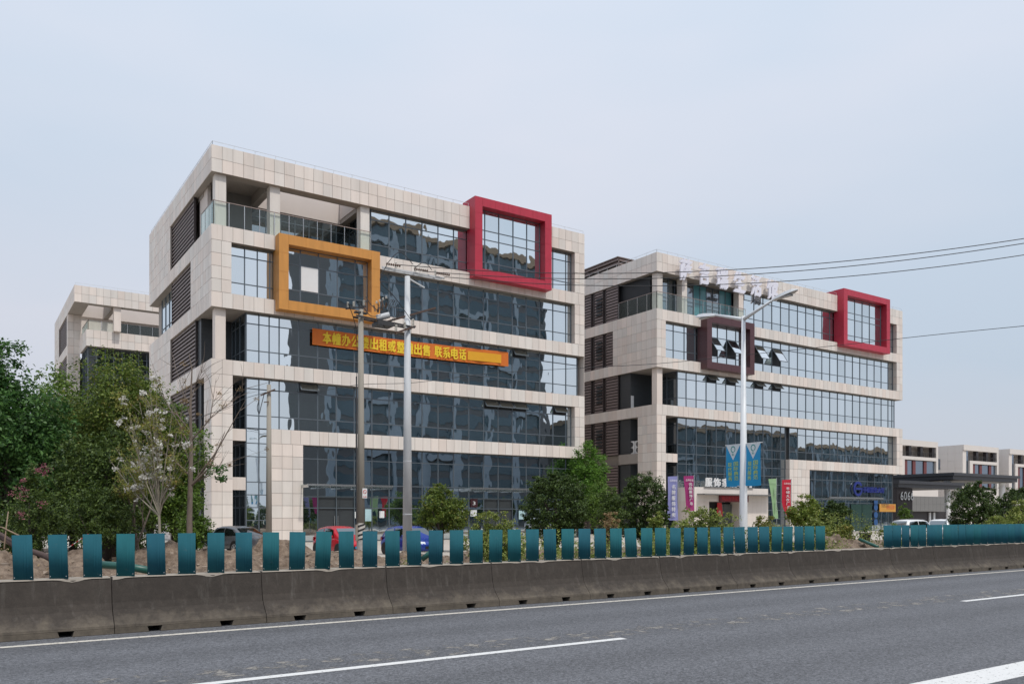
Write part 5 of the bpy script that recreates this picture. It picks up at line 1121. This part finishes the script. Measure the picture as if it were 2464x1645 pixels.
def tree(name, label, cat, px0, px1, pytop, pybase, D, leaf, n, size, seed, lobes=7, trunk=.0, bark='barkdark', squash=1.0, group=None, low=0.0, **kw):
    """crown fitted to a picture extent at depth D; base on the ground"""
    rs = random.Random(seed); c = at((px0+px1)/2, 1240, D); R_ = (px1-px0)/2*D/FPX; zt = CAM_H+(1240-pytop)/FPX*D; zb = low if pybase > 1294 else max(low, CAM_H+(1240-pybase)/FPX*D)
    r = empty(name, (c.x, c.y, 0), label, cat, group); h = (zt-zb)/2; zc = zb+h; ball = name == 'clipped_tree'; blobs = [(c.x, c.y, zc, R_*(.9 if ball else .62), R_*(.9 if ball else .62), h*(.92 if ball else .72))]
    for k in range(lobes):
        t = 6.283*k/lobes+rs.uniform(-.4, .4); e = rs.uniform(-.75, .9); q = math.cos(e*1.1)
        s = rs.uniform(.2, .3) if ball else rs.uniform(.34, .52); blobs.append((c.x+math.cos(t)*R_*q*(1-s)*1.02, c.y+math.sin(t)*R_*q*(1-s), zc+h*math.sin(e*1.25)*(1-s)*1.05, R_*s, R_*s, h*s*squash))
    blobs.append((c.x+rs.uniform(-.15,.15)*R_, c.y, zt-h*.3, R_*.38, R_*.38, h*.32)) if not ball else None
    if ball: n = int(n*1.9); kw.update(clump=.07, shell=.6); leaf = LF['box']
    leaf_mesh('crown', blobs, n, size, leaf, r, seed, **kw)
    tr = trunk or max(.05, R_*.07); m = limbs((c.x, c.y, 0), [(b[0], b[1], b[2]) for b in blobs[1:7]], tr, seed); m.tube([(c.x, c.y, -.1), (c.x+R_*.03, c.y, zb+h*.4), (c.x, c.y, zb+h*1.3)], [tr*1.25, tr, tr*.35], 9)
    m.build('trunk', M[bark], r, smooth=True); return r
LF = {'box': leaf_mat('leaf_box', (.018, .040, .011), (.10, .155, .034), .25), 'leftolive': leaf_mat('leaf_left_olive', (.045, .080, .013), (.19, .26, .045), .35, (.26, .25, .06)), 'dark': leaf_mat('leaf_dark', (.022, .050, .012), (.135, .195, .042), .3), 'maple': leaf_mat('leaf_maple', (.022, .068, .020), (.115, .24, .058), .35), 'olive': leaf_mat('leaf_olive', (.060, .100, .014), (.26, .335, .055), .4, (.34, .33, .08)),
      'mid': leaf_mat('leaf_mid', (.040, .085, .014), (.20, .31, .055), .4), 'lime': leaf_mat('leaf_lime', (.09, .13, .022), (.30, .36, .085), .35, (.40, .40, .12)), 'bright': leaf_mat('leaf_bright', (.05, .13, .018), (.18, .34, .05), .35),
      'yellow': leaf_mat('leaf_yellowing', (.11, .13, .025), (.33, .34, .08), .35, (.36, .25, .09)), 'white': leaf_mat('petal_white', (.66, .64, .58), (.85, .84, .80), .35), 'pink': leaf_mat('petal_pink', (.30, .08, .13), (.45, .19, .22), .3),
      'dry': leaf_mat('leaf_dry', (.22, .14, .06), (.38, .28, .15), .2), 'grass': leaf_mat('grass_blade', (.05, .075, .02), (.16, .17, .06), .3)}
T = tree
# left hand thicket
T('broadleaf_tree', 'large dark broadleaf tree cut by the left edge of the picture', 'tree', -130, 160, 815, 1345, 37, LF['maple'], 26000, .19, 11, 9, bark='barkdark', low=.2)
T('broadleaf_tree', 'dense dark tree at the back of the left thicket below the distant building', 'tree', 60, 290, 950, 1350, 44, LF['dark'], 24000, .18, 12, 9, low=.2)
T('broadleaf_tree', 'tall olive green tree with pointed top at the left, in front of the far block', 'tree', 140, 415, 832, 1345, 41, LF['leftolive'], 30000, .15, 13, 10, low=.2)
T('broadleaf_tree', 'bushy green tree against the corner pier of the nearest office block', 'tree', 330, 506, 965, 1350, 42, LF['mid'], 20000, .15, 14, 9, low=.2)
T('broadleaf_tree', 'shaded dark tree filling the middle of the left thicket', 'tree', 110, 400, 1030, 1360, 36, LF['dark'], 25000, .14, 15, 10, low=.1)
T('broadleaf_tree', 'deep green tree closing the left thicket at the back edge of the picture', 'tree', 0, 262, 885, 1350, 47, LF['mid'], 28000, .18, 21, 9, low=.1, shell=.3)
T('broadleaf_tree', 'green tree at the back of the thicket below the side wall louvres', 'tree', 250, 470, 940, 1350, 46, LF['dark'], 22000, .17, 22, 9, low=.1, shell=.3)
T('broadleaf_tree', 'dark tree filling the foot of the thicket behind the second teal panel', 'tree', -40, 210, 1000, 1360, 40, LF['dark'], 24000, .16, 23, 10, low=.1, shell=.3)
T('evergreen_shrub', 'rounded bright green shrub at the foot of the corner pier, left of the grey car', 'shrub', 420, 512, 1185, 1360, 34, LF['mid'], 6500, .10, 16, 6, low=.05)
T('evergreen_shrub', 'dark low shrub behind the first teal panels', 'shrub', -30, 150, 1180, 1370, 29, LF['dark'], 8000, .10, 17, 8, low=.05)
T('evergreen_shrub', 'dark low shrub behind the third and fourth teal panels', 'shrub', 140, 330, 1170, 1370, 30, LF['dark'], 8000, .10, 18, 8, low=.05)
# crape myrtle with pink panicles
cm = T('crape_myrtle', 'dark shrub with faded pink flower heads on the far left', 'shrub', 10, 130, 1115, 1345, 27, LF['dark'], 6000, .09, 19, 7, low=.1)
fl = [(*at(px, py, 26.3)[:], .14, .14, .2) for px, py in ((55, 1160), (62, 1178), (50, 1190), (92, 1130), (38, 1182), (104, 1132), (95, 1215), (58, 1232))]
leaf_mesh('blossom', fl, 420, .055, LF['pink'], cm, 20, clump=.5, shell=.1)
# slender magnolia in white blossom
def branching(base, h, r0, seed, levels=4, spread=.55, nfork=3, first=.25, lean=None, minr=.006):
    rs = random.Random(seed); m = MB(); tips = []
    def grow(p, d, ln, r, lev):
        q = p+d*ln; mid = p+d*ln*.5+Vector((rs.uniform(-1,1), rs.uniform(-1,1), rs.uniform(-.3,.6)))*ln*.05
        m.tube([p, mid, q], [r, r*.85, r*.66], 6 if lev < 2 else 4, cap=False); tips.append((q, lev)); tips.append((mid, lev))
        if lev >= levels: return
        k = nfork if lev < levels-1 else nfork+1
        for i in range(k):
            ax = Vector((rs.gauss(0,1), rs.gauss(0,1), rs.gauss(0,.3))); nd = (d+ax.normalized()*spread*rs.uniform(.5, 1.25)); nd.z += .18; nd.normalize()
            grow(p.lerp(q, rs.uniform(.45, 1.0)), nd, ln*rs.uniform(.55, .85), max(minr, r*rs.uniform(.4, .6)), lev+1)
        grow(q, (d+Vector((rs.gauss(0,.12), rs.gauss(0,.12), .05))).normalized(), ln*.72, max(minr, r*.62), lev+1)
    grow(Vector(base), Vector(lean or (0,0,1)).normalized(), h*first, r0, 0); return m, tips
wb = at(386, 1240, 29); wm = empty('magnolia_tree', (wb.x, wb.y, 0), 'slender tree in white blossom before the left thicket', 'tree')
wq = lambda px, py: at(px, py, 29); rs = random.Random(14); tips = []
m = MB(); m.tube([wq(384, 1385), wq(385, 1300), wq(383, 1240)], [.06, .05, .045], 8, cap=False)
for k in range(17):
    t = k/16; A_ = wq(383, 1245-rs.uniform(0, 30)); C_ = wq(268+185*t+rs.uniform(-12, 12), 1150-210*math.sin(math.pi*(.12+.76*t))+rs.uniform(-30, 60))+Vector((0, rs.uniform(-1, 1), 0)); B_ = A_.lerp(C_, .5)+Vector((rs.uniform(-.1,.1), 0, -.12)); m.tube([A_, A_.lerp(B_, .5), B_, B_.lerp(C_, .5), C_], [.03, .024, .017, .011, .004], 5, cap=False)
    for j in range(10):
        u = rs.uniform(.3, 1); q_ = A_.lerp(B_, u*1.6) if u < .62 else B_.lerp(C_, (u-.5)*2); e = q_+((C_-A_).normalized()+Vector((rs.gauss(0,.6), rs.gauss(0,.6), rs.gauss(.1,.4))))*rs.uniform(.2, .55); m.tube([q_, q_.lerp(e, .5)+Vector((0,0,.03)), e], [.008, .006, .003], 4, cap=False); tips += [q_.lerp(e, .6), e]
m.build('trunk', M['barkpale'], wm, smooth=True); rs.shuffle(tips)
leaf_mesh('blossom', [(*t[:], .10, .10, .10) for t in tips[:110]], 1500, .10, LF['white'], wm, 32, clump=.5, shell=.1, slim=.62, clumps=110)
leaf_mesh('foliage', [(*t[:], .2, .2, .2) for t in tips], 4200, .08, LF['yellow'], wm, 33, clump=.5, shell=.1)
# bare tree
bb = at(457, 1240, 29.5); bt = empty('bare_tree', (bb.x, bb.y, 0), 'nearly leafless tree with spreading twigs in front of the corner pier', 'tree')
bq = lambda px, py: at(px, py, 29.5)
m = MB(); m.tube([bq(457, 1385), bq(456, 1250), bq(458, 1170), bq(460, 1080), bq(458, 980), bq(462, 890), bq(455, 850)], [.12, .10, .088, .07, .045, .022, .008], 9, cap=False); tips = []
rs = random.Random(8)
for (p0, d0, p1, p2, r) in (((458,1170),0,(500,1125),(556,1035),.05),((458,1170),.1,(515,1090),(590,960),.04),((459,1145),-.2,(420,1105),(372,1010),.045),((459,1085),.2,(430,1030),(392,935),.035),((460,1060),-.2,(500,1010),(528,905),.03),((459,1010),.1,(445,960),(425,880),.022),((460,960),.1,(478,920),(490,870),.018),((460,1120),.3,(440,1060),(445,985),.03),((458,1165),-.3,(490,1150),(560,1110),.025),((459,1040),.3,(420,1000),(350,960),.025),((500,1010),0,(540,980),(600,930),.015),((420,1105),0,(380,1080),(330,1000),.02)):
    A_ = bq(*p0); B_ = bq(*p1)+Vector((0, rs.uniform(-.5,.5), 0)); C_ = bq(*p2)+Vector((0, rs.uniform(-.9,.9), 0)); m.tube([A_, A_.lerp(B_, .5), B_, B_.lerp(C_, .5), C_], [r, r*.85, r*.62, r*.4, r*.14], 6, cap=False)
    for k in range(9):
        t = rs.uniform(.25, 1); q_ = A_.lerp(B_, t*1.4) if t < .7 else B_.lerp(C_, (t-.6)/.4); d = (C_-A_).normalized()+Vector((rs.gauss(0,.5), rs.gauss(0,.5), rs.gauss(.1,.35))); e = q_+d*rs.uniform(.35, .95); mid = q_.lerp(e, .5)+Vector((rs.uniform(-.06,.06), 0, rs.uniform(-.03,.08))); m.tube([q_, mid, e], [.010, .007, .003], 4, cap=False); tips += [(mid, 3), (e, 3)]
m.build('trunk', M['bark'], bt, smooth=True)
hi = [t for t, l in tips if l >= 3]; leaf_mesh('foliage', [(*t[:], .10, .10, .10) for t in hi], 1100, .05, LF['dry'], bt, 48, clump=.6, shell=.1)
leaf_mesh('foliage', [(*at(525, 1128, 29)[:], .28, .2, .1), (*at(528, 1150, 29)[:], .2, .15, .06)], 160, .13, LF['maple'], bt, 49, clump=.5, shell=.1)
b2 = at(300, 1240, 31); b2t = empty('bare_tree', (b2.x, b2.y, 0), 'leaning tree with long upswept twigs left of the white blossom', 'tree')
m, tips = branching((b2.x+.55, b2.y, -.1), 6.4, .085, 53, 4, .55, 2, .28, (-.12, .05, 1)); m.build('trunk', M['bark'], b2t, smooth=True)
hi = [t for t, l in tips if l >= 2]; leaf_mesh('foliage', [(*t[:], .2, .2, .2) for t in hi], 2400, .075, LF['yellow'], b2t, 54, clump=.5, shell=.1)
# middle
T('garden_tree', 'loose olive green tree in front of the ground floor glass, right of the blue car', 'tree', 990, 1132, 1158, 1300, 47, LF['leftolive'], 12000, .14, 61, 8, low=.5)
T('cut_foliage', 'arching heap of wilting cut branches behind the middle panels', 'foliage heap', 1105, 1285, 1228, 1345, 27, LF['lime'], 8500, .085, 62, 9, low=.02)
T('clipped_tree', 'large round dark evergreen in front of the right end of the nearest office block', 'tree', 1254, 1422, 1128, 1305, 42, LF['dark'], 15000, .115, 63, 11, low=.35, shell=.65)
T('garden_tree', 'bright green tree in the gap between the two office blocks', 'tree', 1362, 1468, 1056, 1300, 78, LF['bright'], 13000, .2, 65, 12, low=.5)
T('garden_tree', 'dim green tree standing deep in the gap between the office blocks', 'tree', 1388, 1500, 1155, 1310, 60, LF['mid'], 8000, .15, 65, 8, low=.3)
T('clipped_tree', 'dark round evergreen before the corner pier of the right office block', 'tree', 1488, 1612, 1130, 1300, 46, LF['dark'], 12000, .12, 66, 9, low=.35, shell=.6)
T('garden_shrub', 'small dark shrub between the two round evergreens', 'shrub', 1420, 1520, 1172, 1310, 43, LF['dark'], 6000, .11, 67, 7, low=.1)
T('garden_shrub', 'reddish brown withered shrub between the evergreens', 'shrub', 1440, 1500, 1225, 1300, 38, LF['dry'], 2200, .08, 68, 6, low=.1)
T('cut_foliage', 'broad heap of yellow green cut branches below the magenta flag', 'foliage heap', 1608, 1785, 1216, 1330, 31, LF['lime'], 9000, .095, 69, 9, low=.02)
T('garden_shrub', 'lime green shrub in front of the lilac flag', 'shrub', 1540, 1620, 1228, 1320, 32, LF['lime'], 4000, .09, 70, 6, low=.02)
T('cut_foliage', 'low pinkish green cut branches right of the lamp foot', 'foliage heap', 1785, 1900, 1236, 1330, 30, LF['yellow'], 5000, .085, 71, 7, low=.02)
T('garden_tree', 'olive green tree right of the red flag', 'tree', 1888, 2005, 1188, 1310, 45, LF['olive'], 8500, .12, 72, 8, low=.2)
T('clipped_tree', 'small dark leaning evergreen left of the shop door', 'tree', 1975, 2052, 1200, 1310, 44, LF['dark'], 6500, .11, 73, 7, low=.2)
T('cut_foliage', 'wilting leaves heaped on the soil in the gap of the panels', 'foliage heap', 1975, 2072, 1258, 1315, 33, LF['yellow'], 3800, .085, 74, 7, low=.35)
T('cut_foliage', 'low cut branches left of the red flag pole', 'foliage heap', 1905, 2000, 1240, 1315, 31, LF['lime'], 4200, .085, 75, 7, low=.02)
T('garden_shrub', 'narrow leafy shrub at the first panel right of the gap', 'shrub', 2112, 2172, 1252, 1340, 33, LF['lime'], 2600, .08, 76, 6, low=.02)
# right hand side
T('clipped_tree', 'round dark evergreen in front of the gatehouse', 'tree', 2283, 2402, 1157, 1300, 60, LF['dark'], 12000, .14, 81, 10, low=.3, shell=.65)
T('clipped_tree', 'round dark evergreen at the right edge of the picture', 'tree', 2396, 2520, 1165, 1300, 64, LF['dark'], 11000, .15, 82, 9, low=.3, shell=.65)
T('garden_shrub', 'yellow green shrub at the right edge below the evergreens', 'shrub', 2400, 2500, 1198, 1300, 50, LF['lime'], 7000, .12, 83, 7, low=.05)
T('cut_foliage', 'long low heap of pale leaves in front of the gatehouse evergreen', 'foliage heap', 2335, 2450, 1238, 1300, 44, LF['lime'], 5000, .10, 84, 7, low=.02)
T('garden_shrub', 'small green shrub at the corner of the slatted gatehouse wall', 'shrub', 2158, 2196, 1205, 1290, 68, LF['mid'], 2500, .12, 85, 5, low=.1)
# undergrowth glimpsed between the panels
ug = []
rs = random.Random(90)
for (a, b, z, n) in ((-1, 8, .25, 9), (6, 14, .15, 4), (9, 17, .8, 14), (14, 27, 1.05, 46), (29, 44, .9, 24)):
    for k in range(n):
        x = rs.uniform(a, b); y = rs.uniform(18.2, 23); g = soil_z(x, y); s = rs.uniform(.35, .75) if z > .85 else rs.uniform(.2, .5); ug.append((x, y, g+s*.6*z*1.5, s, s*.8, s*z*1.3))
u = leaf_mesh('undergrowth', ug, 36000, .075, LF['lime'], None, 91, clump=.3, shell=.2, kind='stuff'); u['label'] = 'trampled leafy undergrowth on the soil behind the panels'
lt_ = [(rs.uniform(-2, 42), rs.uniform(17.2, 33), .0, .5, .5, .03) for _ in range(260)]; lt_ = [(x, y, soil_z(x, y)+.03, a, b, c) for x, y, _, a, b, c in lt_]
u = leaf_mesh('leaf_litter', lt_, 11000, .06, LF['dry'], None, 92, clump=.4, shell=.1, up=.8, kind='stuff'); u['label'] = 'dry leaf litter scattered on the soil'

# roadside trees on the far side of the road, behind the viewer: mirrored in the ground floor glass
for k in range(11):
    x = 20+k*17.5+rs.uniform(-4, 4); y = -19+rs.uniform(-1.5, 1.5); h = rs.uniform(4.6, 6.4); r = empty('roadside_tree', (x, y, 0), 'roadside tree across the road, only mirrored in the ground floor glass', 'tree', 'trees across the road')
    bl = [(x, y, h*.62, 3.6, 2.4, h*.36)]+[(x+rs.uniform(-3.4, 3.4), y+rs.uniform(-1.5, 1.5), h*rs.uniform(.35, .8), 2.0, 1.6, 1.4) for _ in range(6)]
    leaf_mesh('crown', bl, 2200, .5, LF['dark'], r, 200+k, shell=.3); MB().tube([(x, y, -.05), (x, y, h*.7)], [.16, .08], 8).build('trunk', M['barkdark'], r)
